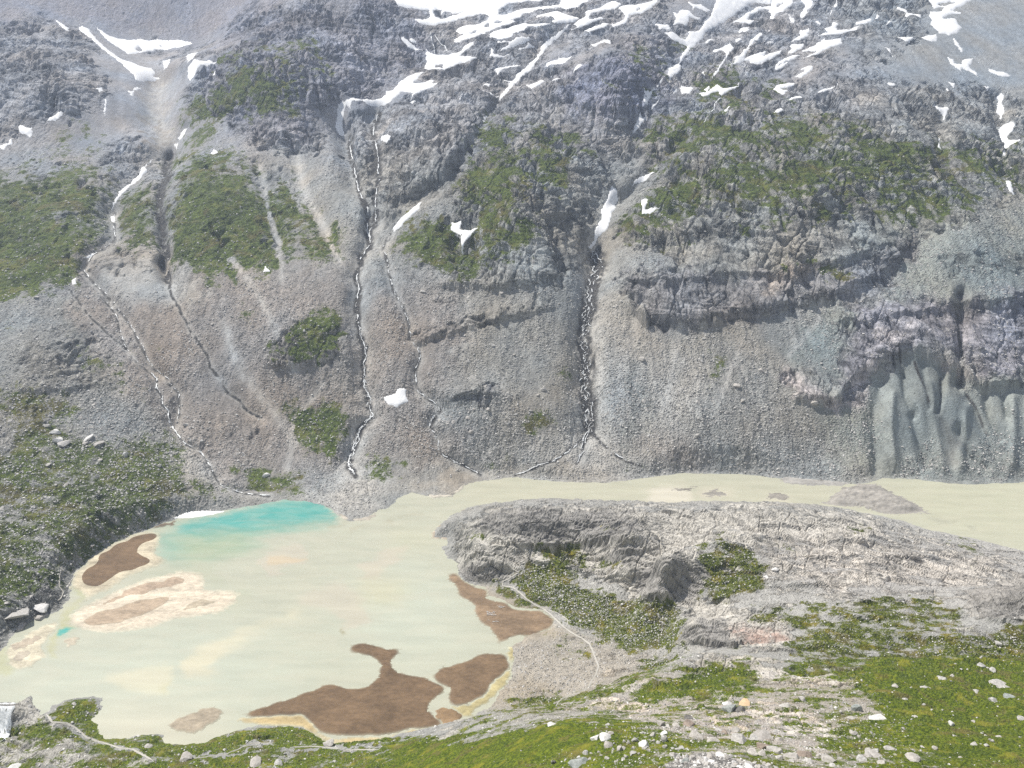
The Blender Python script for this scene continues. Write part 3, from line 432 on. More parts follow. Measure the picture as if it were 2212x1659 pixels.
# ------------------------------------------------------------------ snow: (label, outline, holes)
SNOW = [
('wide white snowfield along the foot of the lilac headwall in the upper left basin', tA(905,120, 960,165, 1050,225, 1130,240, 1250,262, 1330,245, 1400,265, 1500,252, 1600,262, 1740,260, 1840,290, 1760,315, 1600,350, 1480,350, 1330,380, 1220,395, 1150,345, 1060,290, 960,200), [tA(1290,355, 1320,320, 1365,355, 1330,370), tA(1515,315, 1550,310, 1545,325)]),
('long snow tongue slanting down the grey scree of the upper left basin', tA(745,150, 775,118, 850,160, 910,235, 960,290, 1040,360, 1150,440, 1250,470, 1370,520, 1450,520, 1480,570, 1460,600, 1535,630, 1450,655, 1350,660, 1290,630, 1270,595, 1180,500, 1080,420, 960,330, 870,250, 790,190), []),
('thin pointed snow streak highest on the left, above the basin', tA(515,62, 570,85, 645,135, 670,185, 615,155, 560,110), []),
('small wedge of snow under the dark outcrop in the upper left basin', tA(1545,460, 1630,445, 1590,520, 1565,545), []),
('narrow snow sliver just above the forked patch in the left basin', tA(1780,400, 1880,375, 1840,430, 1780,475), []),
('forked snow patch on the right side of the upper left basin', tA(1845,430, 1900,455, 2065,450, 1960,520, 1940,490, 1880,520, 1850,600, 1800,650, 1780,560, 1790,510, 1830,470), []),
('slanting snow sliver between left basin scree and the blue grey cliff', tA(2125,500, 2105,545, 2005,620, 2045,555), []),
('small rounded snow patch at the tip of the left rock spur', tA(905,720, 950,710, 985,712, 975,750, 950,755), []),
('two lobed small snow patch below the long tongue in the left basin', tA(1215,745, 1265,740, 1270,715, 1310,700, 1360,720, 1310,740, 1275,745, 1270,790, 1245,780), []),
('upright dirty snow strip on the grey scree of the left basin', tA(1000,805, 1022,815, 1018,880, 1012,940, 990,995, 982,930, 993,870), []),
('slanting snow patch at the foot of the left spur, middle of three', tA(440,1015, 490,985, 560,935, 635,945, 560,1000, 530,1035, 470,1030), []),
('square snow patch below the far left cliff', tA(165,1085, 200,1062, 250,1095, 310,1090, 305,1170, 275,1190, 240,1160, 195,1150), []),
('snow patch cut by the left edge under the far left cliff', tA(-10,1265, 80,1225, 120,1170, 110,1235, 80,1250, 40,1305, -10,1285), []),
('slim snow strip at the head of the dark left gully', tA(1785,1095, 1762,1150, 1720,1210, 1692,1200, 1740,1120), []),
('tiny snow patch in the left gully just below the slim strip', tA(1660,1245, 1698,1245, 1682,1305, 1660,1280), []),
('small ragged snow patch on the green left slope', tA(2010,1340, 2040,1290, 2075,1330, 2040,1350), []),
('long thin snow ribbon bending down the left stream bed', t00(1030,1000, 945,1075, 950,1110, 905,1165, 845,1205, 795,1255, 752,1320, 710,1385, 728,1320, 775,1240, 845,1188, 895,1130, 925,1080), []),
('tiny square of snow beside the left stream', t00(713,1403, 748,1403, 742,1442, 718,1432), []),
('tiny snow strip at the bend of the left stream above the brown fan', t00(580,1645, 622,1640, 600,1662) + t01(560,20, 540,15), []),
('tiny snow spot on the grass edge left of the brown fan', t01(462,160, 490,138, 495,180, 470,190), []),
('tiny star shaped snow spot on the scree below the green slope', t01(1722,58, 1738,80, 1758,102, 1702,108), []),
('large snowfield filling the top centre of the mountain', tB(700,-10, 790,80, 900,110, 1000,108, 1140,190, 1075,240, 960,232, 1010,280, 1110,300, 1190,315, 1320,285, 1480,248, 1640,200, 1800,168, 1890,185, 1860,240, 1740,300, 1600,312, 1500,335, 1475,400, 1540,418, 1640,410, 1500,460, 1440,505, 1460,545, 1540,500, 1640,480, 1720,440, 1860,390, 2000,330, 2212,250) + tC(250,230, 380,200, 400,170, 600,130, 850,85, 930,120, 1050,90, 1130,40, 1240,-10),
   [tB(930,125, 1145,120, 1165,200, 1075,245, 1000,225), tB(1190,120, 1270,95, 1330,120, 1260,140, 1390,140, 1450,165, 1570,155, 1480,185, 1400,200, 1300,240, 1220,200), tB(1640,410, 1740,365, 1700,425), tB(1815,340, 1850,285, 1890,280, 1880,340),
    tC(100,175, 110,120, 220,45, 480,10, 860,0, 850,60, 800,60, 400,110, 200,170, 70,190), tC(40,280, 90,250, 150,250, 110,290)]),
('broad snow band below the top centre snowfield with rock stripes in it', tC(0,410, 150,360, 300,310, 420,280, 520,290, 760,270, 890,290, 1000,270, 1110,200, 1000,200, 880,160, 820,135, 700,160, 560,200, 760,205, 800,250, 640,310, 470,315, 350,390, 280,410, 240,460, 120,470, -5,450), [tC(560,260, 700,235, 740,255, 600,275)]),
('very long straight snow couloir slanting down left from the top centre', tC(1030,270, 960,320, 910,370, 865,430, 770,515, 705,570, 665,625, 600,705, 545,785, 505,845, 425,915, 335,995, 265,1065, 205,1135, 90,1260, 105,1180, 195,1090, 235,1030, 325,925, 445,815, 515,745, 575,685, 615,610, 615,570, 695,505, 775,435, 855,365, 950,298), []),
('jagged snow band on pale slabs left of the long couloir', tC(70,515, 90,505, 240,500, 370,440, 480,440, 530,465, 430,520, 280,580, 100,625, 240,530), []),
('curved snow band on slabs just above the rock step', tC(0,560, 40,600, 30,640, 130,680, 350,630, 220,670, 110,702, -5,690) + tB(1900,600, 1890,560), []),
('small snow band right above the couloir on the slabs', tC(270,615, 450,560, 460,520, 520,540, 580,560, 400,610), []),
('little hooked snow strip joining the long couloir from above', tC(660,372, 745,365, 700,405, 705,438, 780,458, 740,475, 680,445), []),
('snow band with ragged edges right of the couloir top', tC(1180,130, 1280,120, 1400,60, 1500,10, 1620,40, 1520,110, 1350,130, 1240,160, 1190,240, 1360,205, 1380,230, 1080,330, 930,380, 1060,320, 1010,290, 1150,200), []),
('branching snow patch near the top edge right of centre', tC(1640,60, 1820,50, 2070,-5, 1960,100, 1860,160, 1700,180, 1690,240, 1640,290, 1500,325, 1490,310, 1640,240, 1650,180, 1570,100), [tC(1780,130, 1840,90, 1850,105, 1800,140)]),
('thin snow strip above the blue cliff, left part', tC(1120,375, 1200,350, 1350,290, 1520,260, 1380,330, 1200,385), []),
('Y shaped small snow patch above the dark blue cliff', tC(1210,540, 1280,545, 1380,490, 1385,425, 1402,480, 1480,490, 1460,540, 1400,505, 1270,575), []),
('jagged snow patch on the dark rock right of the long couloir', tC(660,815, 760,745, 840,730, 830,690, 850,720, 920,690, 900,730, 1020,685, 900,775, 760,785), []),
('short leaning snow strip at the foot of a scree ramp left of the blue cliff', tC(1005,880, 1060,795, 1125,785, 1070,840), []),
('lone snow patch on the rock halfway down the centre ridge', tC(440,1040, 540,1020, 600,990, 685,975, 600,1040, 500,1085), []),
('tiny snow strip on the grey ramp above the lone centre patch', tC(745,980, 800,945, 855,935, 790,982), []),
('thin line of snow along a ledge left of the couloir', tC(45,832, 200,825, 300,798, 420,808, 250,828, 130,850, 110,905, 85,905), []),
('V shaped thin snow line joining the couloir from the left', tC(110,922, 200,985, 300,988, 350,965, 290,1008, 200,1005), []),
('lower thin snow line running into the couloir foot', tB(1715,1095, 1800,1108, 2008,1183, 1995,1192, 1830,1142), []),
('V shaped snow patch below the blue cliff', tC(1888,1040, 1900,1110, 1960,1120, 2105,975, 2090,1030, 1960,1170, 1930,1280, 1885,1275, 1880,1180), [tC(1895,1165, 1920,1165, 1915,1190, 1895,1190)]),
('tall narrow snow patch in the gully under the V shaped one', tC(1840,1370, 1860,1430, 1915,1425, 1845,1540, 1765,1630, 1738,1615, 1790,1490), []),
('small snow strip right of the tall narrow gully patch', tC(2022,1250, 2082,1215, 2062,1250, 1982,1345, 1972,1325), []),
('slanting snow wedge on the lilac rock above the centre left pocket', tB(792,462, 830,455, 940,540, 1090,640, 1000,618, 880,578), []),
('small jagged snow patch beside the slanting wedge', tB(880,465, 970,465, 985,520, 920,500), []),
('rounded snow pocket at the foot of the grey wet step', tB(1100,598, 1150,640, 1210,670, 1380,675, 1500,640, 1600,560, 1700,500, 1690,540, 1560,640, 1500,690, 1600,690, 1760,688, 1600,762, 1400,822, 1260,857, 1130,852, 1080,840, 1120,760), [tB(1220,800, 1330,782, 1300,830, 1220,830)]),
('large curved snow apron above the grey scree hollow left of centre', tB(1080,870, 1040,930, 960,1000, 960,1020, 1100,1010, 1150,975, 1200,980, 1180,1030, 1290,1000, 1110,1100, 980,1150, 900,1200, 960,1140, 870,1120, 800,1130, 740,1190, 660,1260, 560,1300, 420,1300, 340,1235, 200,1235, 180,1335, 120,1280, 95,1350, 100,1420, 85,1550, 125,1665, 60,1665, -10,1560, 20,1400, 30,1290, 90,1240, 200,1190, 330,1215, 560,1210, 620,1150, 610,1115, 700,1110, 790,1000, 900,930), []),
('thin snow dash under the curved snow apron', tB(880,1242, 1020,1203, 940,1248), []),
('small white wedge at the lip of the grey scree hollow', tB(368,1440, 400,1448, 338,1515, 345,1480), []),
('faint snow dash on the dark centre slabs', tB(1470,1218, 1570,1193, 1572,1212), []),
('small triangular snow patch on the centre slabs above the lower snow line', tB(1770,1012, 1900,1028, 1870,1058), []),
('small snow step in the dark cleft below the couloir', tB(1815,1405, 1868,1410, 1842,1470, 1785,1530, 1757,1570, 1748,1530, 1800,1500), []),
('tiny ragged snow patch beside the twin waterfalls', t10(242,882, 322,870, 292,930, 258,908), []),
('slim slanting snow strip above the grassy ledge left of centre', t10(528,1298, 502,1355, 345,1505, 332,1490, 375,1420), []),
('three armed snow patch between grassy ribs near the centre', t10(708,1415, 735,1440, 772,1425, 765,1480, 820,1495, 882,1465, 832,1530, 797,1560, 768,1622, 775,1520, 710,1490), []),
('big tall snow tongue in the gully right of the centre buttress', t10(1750,1203, 1788,1230, 1788,1310, 1748,1400, 1722,1480, 1655,1550, 1625,1612, 1590,1597, 1635,1560, 1640,1490, 1685,1420, 1680,1360, 1720,1300), []),
('slanting snow wedge on grass right of the big tongue', t10(2035,1105, 1980,1162, 1885,1208, 1900,1160), []),
('L shaped snow patch on the grassy shelf right of the big tongue', t10(1945,1300, 1985,1288, 1965,1355, 2088,1335, 2000,1387, 1942,1387), []),
('thin snow dash on the green rib right of the centre gully', t10(2200,878, 2115,955, 2150,925), []),
('huge snow couloir running down from the top edge right of centre', tD(875,-10, 1560,-10, 1560,50, 1400,35, 1300,40, 1220,90, 1100,180, 970,270, 850,330, 760,380, 700,470, 600,560, 520,640, 470,720, 408,752, 440,680, 520,570, 430,540, 330,480, 270,420, 230,395, 340,395, 420,460, 490,480, 540,430, 530,375, 660,380, 720,280, 800,200, 830,110, 850,50, 870,20), []),
('rounded snow patch just below the huge couloir', tD(400,780, 465,768, 395,890, 300,968, 285,900, 288,840), []),
('ragged snow patch left of the huge couloir, the lower one', tD(340,145, 400,170, 450,110, 540,130, 570,180, 700,230, 640,240, 540,220, 540,260, 510,315, 430,290, 335,285, 370,230), []),
('ragged snow patch left of the huge couloir, touching the top', tD(520,15, 570,30, 600,50, 700,60, 805,130, 760,150, 680,120, 610,90, 580,145, 570,80), []),
('arrow shaped snow patch on the shoulder above the blue cliff', tD(100,285, 170,290, 312,310, 290,360, 210,350, 190,362, 140,310), []),
('streaky snow patch right of the huge couloir top', tD(1340,95, 1400,70, 1540,80, 1560,-10, 1820,-10, 1800,50, 1700,140, 1600,170, 1570,250, 1520,230, 1550,160, 1500,150, 1550,110, 1450,110, 1290,180, 1240,240, 1390,235, 1290,280, 1050,270, 1150,230, 1250,160, 1300,130), [tD(1600,70, 1700,30, 1690,60, 1620,90)]),
('narrow snow gully reaching the top edge on the right shoulder', tD(1900,-10, 2050,10, 2060,60, 1990,120, 1950,215, 1893,215, 1930,130, 1960,70), []),
('broken thin snow strip on the blue rock of the right shoulder', tD(1738,180, 1790,215, 1832,220, 1825,272, 1778,255), []),
('small double snow patch below the streaky one', tD(1130,390, 1200,330, 1295,308, 1250,350, 1282,360, 1240,390, 1190,375, 1130,412), []),
('wide winged snow patch under the right shoulder', tD(1415,385, 1445,410, 1400,450, 1410,485, 1340,490, 1290,560, 1250,640, 1220,720, 1280,705, 1330,660, 1400,655, 1490,625, 1450,700, 1570,640, 1672,600, 1650,660, 1500,740, 1400,802, 1330,790, 1270,780, 1280,740, 1180,765, 980,797, 1090,760, 1110,720, 1050,690, 1150,680, 1200,620, 1260,560, 1280,490, 1350,450), []),
('thin forked snow gully left of the winged patch', tD(1040,498, 1060,540, 1097,570, 1040,640, 1000,700, 940,800, 880,900, 818,952, 840,890, 880,850, 940,760, 990,680, 975,630, 940,600, 840,632, 828,610, 920,580, 1010,545), []),
('small ring of snow between two right hand gullies', tD(1103,502, 1110,470, 1170,450, 1192,465, 1150,492), []),
('small oblong snow patch beside the huge couloir foot', tD(738,512, 800,463, 852,470, 790,502, 750,532), []),
('hairline snow strip in a dark crack of the right face', tD(698,822, 722,890, 752,967, 718,950, 698,870), []),
('small snow patch with a raised tip on the right face', tD(450,1055, 500,1070, 602,1068, 540,1142, 450,1152, 428,1090), []),
('thin crooked snow strip left of the raised tip patch', tD(398,1088, 372,1150, 347,1188, 336,1150), []),
('ragged snow apron below the dark notch of the right face', tD(668,1140, 760,1130, 720,1100, 802,1020, 792,1070, 760,1140, 830,1070, 890,1020, 960,1080, 1060,1070, 1162,1003, 1120,1072, 1000,1122, 920,1168, 900,1120, 830,1130, 780,1160, 690,1187), []),
('tiny snow strip beneath the rounded couloir patch', tD(282,990, 302,992, 297,1058, 273,1060), []),
('small snow dash above the green rib', tD(938,1372, 1010,1300, 1052,1288, 1002,1352), []),
('hooked snow patch on the grey green knob', tD(1545,1115, 1600,1048, 1770,1008, 1862,1013, 1750,1072, 1740,1112, 1680,1178, 1640,1140, 1590,1110), [tD(1650,1085, 1780,1068, 1700,1112)]),
('leaf shaped snow patch below the hooked one', tD(1688,1262, 1800,1200, 1900,1163, 1928,1200, 1830,1217), []),
('flat snow patch at the top of the green buttress', tD(1572,1362, 1610,1328, 1722,1333, 1640,1372), []),
('snow fan above the grey scree terrace', tD(1890,350, 1930,380, 2018,350, 1990,440, 1900,490, 1756,532, 1850,470, 1900,430), []),
('blunt snow patch at the left end of the scree terrace', tD(1770,570, 1800,550, 1957,528, 1930,580, 1830,642, 1738,657, 1790,600), []),
('long narrow double snow streak below the scree terrace', tD(1600,850, 1590,790, 1750,690, 1912,660, 1850,702, 1760,745, 1665,842), [tD(1620,800, 1740,735, 1760,738, 1640,805)]),
('broad wing shaped snow patch on the scree terrace', tE(8,505, 120,460, 200,410, 240,380, 250,400, 405,378, 417,430, 330,460, 200,522, 8,582, 180,500, 20,508), []),
('small bowed snow patch on the right shoulder ramp', tD(1478,495, 1582,510, 1560,530), []),
('hook shaped snow patch below the scree terrace', tD(1868,870, 1950,820, 2052,803, 2032,870, 1960,922, 1910,952, 1838,940, 1920,890, 1980,860, 1900,862), []),
('thin snow ledge on the right buttress crest', tE(170,890, 290,865, 377,838, 300,882, 200,902), []),
('crooked snow strip near the top right edge', tE(335,60, 370,-5, 382,20, 352,90, 283,152, 290,130, 330,100), []),
('branching snow strip on the blue wall at top right', tE(958,33, 1000,75, 1082,100, 1060,125, 1190,145, 1208,182, 1120,150, 1030,170, 1050,125, 960,82), []),
('largest snow patch at top right with a rock window', tE(1258,-10, 1705,-10, 1600,60, 1500,110, 1590,115, 1580,145, 1500,140, 1425,168, 1415,192, 1540,175, 1560,230, 1600,265, 1560,320, 1490,352, 1380,332, 1330,280, 1280,240, 1310,200, 1268,150, 1290,115, 1400,120, 1420,70, 1320,90, 1310,60), [tE(1340,50, 1470,20, 1545,30, 1440,60)]),
('flat triangular snow patch on the terrace edge, left of two', tE(953,368, 1152,360, 1082,410, 1030,402), []),
('flat triangular snow patch on the terrace edge, right of two', tE(1188,362, 1357,338, 1362,380, 1347,417, 1270,402), []),
('pointed snow tail hanging below the largest top right patch', tE(1500,363, 1532,380, 1617,500, 1600,528, 1530,440), []),
('forked snow patch on the grey scree at right', tE(1453,568, 1510,580, 1530,630, 1600,640, 1612,590, 1707,573, 1702,630, 1660,657, 1742,710, 1762,768, 1660,700, 1590,675, 1602,712, 1490,642), []),
('oblong snow patch on the scree near the right edge', tE(1848,678, 1950,700, 2078,733, 2067,762, 1960,752, 1860,707), []),
('single slanting snow dash on the grey terrace', tE(828,458, 882,480, 957,572, 900,522), []),
('small triangular snow patch below the right scree', tE(1453,808, 1537,820, 1527,882, 1490,842), []),
('small snow drop under the triangular patch at right', tE(1438,858, 1512,920, 1497,953, 1450,902), []),
('heart shaped snow patch in the right gully head', tE(1313,1028, 1390,1065, 1472,1048, 1462,1100, 1430,1182, 1388,1110), []),
('upright knobbly snow patch near the right edge', tE(1990,913, 2017,940, 1997,1020, 2022,1090, 1987,1182, 1938,1110, 1953,1000, 1928,960), []),
('largest snow patch in the right edge gully', tE(2085,1203, 2123,1220, 2092,1290, 2040,1340, 2070,1390, 2170,1380, 2197,1390, 2080,1427, 2040,1470, 2010,1478, 1988,1370, 1963,1290, 1990,1240), []),
('tiny snow drop below the right edge gully patch', tE(1998,1490, 2032,1500, 2017,1552, 1993,1520), []),
('thin snow thread in the narrow right gully', tE(1375,1338, 1393,1360, 1378,1430, 1413,1490, 1353,1460), []),
('small snow blot on the right crags', tE(858,813, 942,825, 930,852, 870,842), []),
('stepped snow patch along the ledge above the terrace', tE(238,280, 310,270, 330,208, 392,240, 360,252, 370,300, 480,290, 577,263, 560,292, 430,322, 250,352, 158,350, 280,320), []),
('thin arched snow strip above the grey terrace', tE(543,230, 700,180, 722,190, 692,217, 560,252), []),
('small snow triangle at the end of the arched strip', tE(733,190, 760,138, 787,165), []),
('small leaning snow patch in the middle of the top right wall', tE(843,242, 870,205, 917,193, 900,217), []),
('small star shaped snow spot on the blue shoulder', tE(148,215, 175,203, 212,232, 180,242), []),
('tiny snow wedge above the right edge gully', tE(1818,848, 1872,855, 1877,893), []),
('narrow snow patch at the right edge below the crags', t20(2095,1172, 2137,1175, 2132,1210, 2158,1265, 2113,1240), []),
('solitary white snow patch low on the brown scree beside the main stream', t11(270,915, 345,895, 360,862, 405,856, 428,870, 415,900, 428,945, 385,965, 350,985, 300,960), []),
('snow bank on the shore at the left end of the turquoise water', t02(1110,45, 1180,15, 1240,-5, 1400,-5, 1490,0, 1380,35, 1290,52, 1200,48), []),
]
# ------------------------------------------------------------------ the height field on a fan of columns (a = X/Y) and rows (Y)
cp_ = np.array([(float(az(u, v)), math.log(d), z) for u, v, z, d in CPTS])
def kern(r2): return np.sqrt(r2 + .02 ** 2)
_d2 = (cp_[:, None, 0] - cp_[None, :, 0]) ** 2 + (cp_[:, None, 1] - cp_[None, :, 1]) ** 2
# height is solved as z / Y so that near and far points weigh alike
n_ = len(cp_); yy_ = cp_[:, 2] / np.exp(cp_[:, 1])
Mx = np.zeros((n_ + 3, n_ + 3)); Mx[:n_, :n_] = kern(_d2) - np.eye(n_) * .004; Mx[:n_, n_] = 1; Mx[:n_, n_ + 1:] = cp_[:, :2]; Mx[n_, :n_] = 1; Mx[n_ + 1:, :n_] = cp_[:, :2].T
wgt = np.linalg.solve(Mx, np.concatenate([yy_, [0, 0, 0]]))
def Hraw(a, Y):
    L = np.log(Y); out = np.empty(np.shape(a), f32)
    fa, fl, fo = a.ravel().astype(f32), L.ravel().astype(f32), out.ravel()
    w = wgt.astype(f32); ca = cp_[:, 0].astype(f32); cl = cp_[:, 1].astype(f32)
    for i in range(0, fa.size, 20000):
        s = slice(i, i + 20000)
        r = np.sqrt((fa[s, None] - ca) ** 2 + (fl[s, None] - cl) ** 2 + f32(.0004))
        fo[s] = r @ w[:n_] + w[n_] + w[n_ + 1] * fa[s] + w[n_ + 2] * fl[s]
    return fo.reshape(np.shape(a)) * Y
lk = [(float(az(u, v)) * (-CAMH / float(zr(v))), -CAMH / float(zr(v))) for u, v in LAKE]
def lake_sd(X, Y):                                              # metres outside (+) or inside (-) the shoreline
    p = lk + [lk[0]]
    X, Y = X + 2.2 * fbm(X / 9, Y / 7, 3, 110) + .9 * perlin(X / 2.2, Y / 1.8, 113), Y + 1.6 * fbm(X / 8, Y / 8, 3, 111) + .6 * perlin(X / 2.4, Y / 2, 112)
    d = np.full(X.shape, 1e9, f32); fx, fy = X.ravel(), Y.ravel(); fd = d.ravel()
    sel = np.where((fy > 230) & (fy < 680))[0]; gx = fx[sel]; gy = fy[sel]
    dd = seg_dist(gx, gy, p).astype(f32); ins = inside(gx, gy, lk)
    fd[sel] = np.where(ins, -dd, dd); fd[np.where(fd > 1e8)[0]] = 200
    return fd.reshape(X.shape)
def height(a, Y, X, full=True):
    H0 = Hraw(a, Y); S = lake_sd(X, Y)
    w = sst(S, 0, 14.0)
    off = 0
    for _ in range(5):
        u, v = project(X, Y, H0 + off)
        new = R.at(u, v) * np.where((u < -60) | (u > 2270) | (v < -40), .35, 1)
        off = off * .45 + new * .55
    h = H0 + off
    gorge = sst(-X / np.maximum(Y, 1), .52, .545) * sst(-np.abs(Y - 312), -16, -9)
    h = np.where(S > 0, np.maximum(h, .25 + np.minimum(S * .08, 3)) * (1 - gorge) + h * gorge, h)
    h = h * w + (1 - w) * S * .22
    h = np.where(S < 0, np.maximum(S * .2, -3), h)
    return h.astype(f32), S, w
NC = 1440
A = np.linspace(-1.0, 1.0, NC).astype(f32)
# row spacing follows how large the ground shows
Yc_ = np.exp(np.linspace(math.log(95), math.log(3600), 1500)).astype(f32); ac = A[::72]
aa, YY = np.meshgrid(ac, Yc_); Hc, _, _ = height(aa, YY, aa * YY)
uu, vv = project(aa * YY, YY, Hc); dv = np.abs(np.diff(vv, axis=0)) * ((uu[1:] > -50) & (uu[1:] < 2260) & (vv[1:] > -60) & (vv[1:] < 1740))
dens = np.percentile(dv, 80, axis=1) * .6 + dv.mean(1) * .4 + .12 + np.diff(np.log(Yc_)) * 60
cum = np.concatenate([[0], np.cumsum(dens)]); NR = 1500
YR = np.interp(np.linspace(0, cum[-1], NR), cum, Yc_).astype(f32)
AG, YG = np.meshgrid(A, YR); XG = (AG * YG).astype(f32)
H, SD, SW = height(AG, YG, XG)
U, V = project(XG, YG, H); U = U.astype(f32); V = V.astype(f32)
print('grid', H.shape, 'rows dv mean', float(np.abs(np.diff(V, axis=0)).mean()))

gT = TR.at(U, V)
# ragged lookup of the painted maps
far_ = sst(YG, 470, 560)
def mixn(fa, ne): return fa * far_ + ne * (1 - far_)
wu = mixn(50 * fbm(XG / 75, YG / 75, 3, 1) + 30 * fbm(XG / 14, YG / 16, 3, 5), 44 * fbm(XG / 26, YG / 22, 3, 7) + 26 * fbm(XG / 5, YG / 4, 3, 8))
wv = mixn(32 * fbm(XG / 60, YG / 80, 3, 2) + 26 * fbm(XG / 12, YG / 16, 3, 6), 20 * fbm(XG / 24, YG / 18, 3, 3) + 13 * fbm(XG / 4, YG / 4, 3, 4))
wu *= sst(np.abs(SD), 0, 22) * .8 + .2; wv *= sst(np.abs(SD), 0, 22) * .8 + .2
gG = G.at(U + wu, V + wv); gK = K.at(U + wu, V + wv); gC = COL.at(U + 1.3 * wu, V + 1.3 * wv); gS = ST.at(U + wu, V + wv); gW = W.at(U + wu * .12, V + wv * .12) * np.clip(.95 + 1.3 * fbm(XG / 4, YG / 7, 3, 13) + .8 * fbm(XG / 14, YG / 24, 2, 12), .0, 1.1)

# run-out streaks down the fall line, patches of warmer and cooler debris
st1 = fbm(XG / 9 + .04 * YG, YG / 120, 4, 14); st2 = fbm(XG / 40, YG / 90, 3, 15); st3 = fbm(XG / 60, YG / 60, 3, 16); st4 = fbm(XG / 3.5, YG / 45, 3, 17)
lumv = 1 + far_ * (.24 * st1 + .22 * st2 + .16 * st4) + (1 - far_) * .22 * fbm(XG / 12, YG / 9, 4, 18)
gC = gC * lumv[..., None]; ch_ = np.clip(CHU.at(U + wu * .14, V + wv * .14) * (1.1 + 1.1 * fbm(XG / 5, YG / 14, 3, 10)), 0, 1) * np.clip(1 - .6 * sst(gK, .5, .9), 0, 1); gC = gC + (np.array([.50, .49, .465], f32) - gC) * (ch_ * .85)[..., None]; gG = gG * (1 - ch_); gK = gK * (1 - .7 * ch_); gS = gS * (1 - .6 * ch_)
tw = (far_ * st3 * .16)[..., None]
gC = gC * (1 + tw * np.array([1, .1, -.9], f32)); gS = np.clip(gS + .5 * st2 * far_, 0, 1.1)
gG = gG + far_ * (.30 * st1 + .34 * st2 + .2 * st3) * (gG > .12) + (1 - far_) * (.55 * fbm(XG / 11, YG / 6, 4, 19) * sst(gG, .05, .4) * (1 - .6 * sst(gG, .8, .95)) + .10 * fbm(XG / 30, YG / 14, 3, 20))
gK = gK + (1 - far_) * (.85 * fbm(XG / 26 + YG / 30, YG / 8, 3, 28) + .2) * (1 - sst(gG, .75, .95)) * sst(SD, 3, 16) * sst(-gS * 1.0, -1.05, -.5) + far_ * .45 * fbm(XG / 30, YG / 45, 4, 29) * sst(gK, .15, .5)
# snow map: each patch keeps its own number
snow_f = np.zeros(H.shape, f32); snow_id = np.full(H.shape, -1, np.int32)
su = U + 2.2 * perlin(XG / 11, YG / 11, 21) + 1.5 * perlin(XG / 4, YG / 4, 22); sv = V + 1.6 * perlin(XG / 10, YG / 10, 23) + 1.1 * perlin(XG / 4, YG / 4, 25)
for k, (label, pts, holes) in enumerate(SNOW):
    p = np.array(pts); x0, y0 = p.min(0) - 6; x1, y1 = p.max(0) + 6
    open_top = y0 < 2
    sel = np.where((su > x0) & (su < x1) & (sv > (-1e9 if open_top else y0)) & (sv < y1) & (YG > 480))
    gx = su[sel]; gy = np.maximum(sv[sel], 1.0) if open_top else sv[sel]
    m = inside(gx, gy, pts)
    for h in holes: m &= ~inside(gx, gy, h)
    snow_id[sel[0][m], sel[1][m]] = k
snow_f = boxblur((snow_id >= 0).astype(f32), 2)

# roughness: blocky crags on rock, lumps and rills on scree, hummocks on grass
near = sst(-YG, -520, -300); sc = np.clip(YG / 600, .35, 2.2)
flow = 2.0 + 0 * YG
def blocky(x, y, s, sharp=.12):
    n = fbm(x, y, 3, s) * 3.2; fl = np.floor(n); fr = n - fl
    return (fl + sst(fr, .5 - sharp, .5 + sharp)) / 3.2
def cut(n, w): return np.exp(-(n / w) ** 2)
mtn = (YG > 470)
wx = XG + 9 * fbm(XG / 45, YG / 45, 3, 26); wy = YG + 14 * fbm(XG / 40, YG / 50, 3, 27)
xr = wx + .3 * wy
rock_m = 12 * blocky(xr / 52, wy / 85, 30, .25) + 4.6 * blocky(xr / 19, wy / 34, 33, .2) + 2.0 * blocky((wx - .4 * wy) / 8, wy / 15, 36, .2) + 1.0 * fbm(wx / 4, wy / 7, 2, 39)
rock_m -= 4.0 * cut(perlin(xr / 34, wy / 110, 41), .07) + 2.2 * cut(perlin((wx - .5 * wy) / 19, wy / 50, 42), .08) + .9 * cut(perlin(xr / 8, wy / 20, 43), .14)
strat = H + XG * .16 + 5 * fbm(XG / 50, YG / 50, 2, 44)
rock_m += 2.6 * (sst((strat / 8.5) % 1, .55, .95) - (strat / 8.5) % 1) + 1.2 * (sst((strat / 3.1) % 1, .5, .95) - (strat / 3.1) % 1)
kx = XG * .94 - YG * .34 + 3 * fbm(XG / 22, YG / 22, 2, 48); ky = XG * .34 + YG * .94 + 3 * fbm(XG / 18, YG / 18, 2, 49)
rock_n = 3.6 * blocky(kx / 40, ky / 12, 50, .3) + 1.7 * blocky(kx / 17, ky / 4.6, 52, .3) + .5 * blocky(kx / 9, ky / 1.9, 54, .3) + .12 * fbm(kx / 4, ky / 1.3, 2, 56)
rock_n -= 1.0 * cut(perlin(kx / 16, ky / 60, 57), .03) + 1.0 * cut(perlin(kx / 60, ky / 6, 58), .05) + .45 * cut(perlin(kx / 24, ky / 2.4, 59), .06)
grass_n = (1.1 + 1.5 * sst(U, 1750, 1950) * sst(V, 1380, 1460)) * fbm(XG / 26, YG / 8, 3, 61) + 1.0 * fbm(XG / 9, YG / 5, 3, 60) + .55 * fbm(XG / 2.0, YG / 1.5, 3, 62, ridged=True)
grass_m = 2.4 * fbm(XG / 22, YG / 30, 3, 64) + 1.0 * fbm(XG / 4, YG / 4, 2, 66)
scree_m = 1.2 * fbm(XG / 16, YG / 60, 3, 70) + .9 * fbm(XG / 5, YG / 9, 3, 72) + .5 * fbm(XG / 1.7, YG / 1.7, 2, 74, ridged=True)
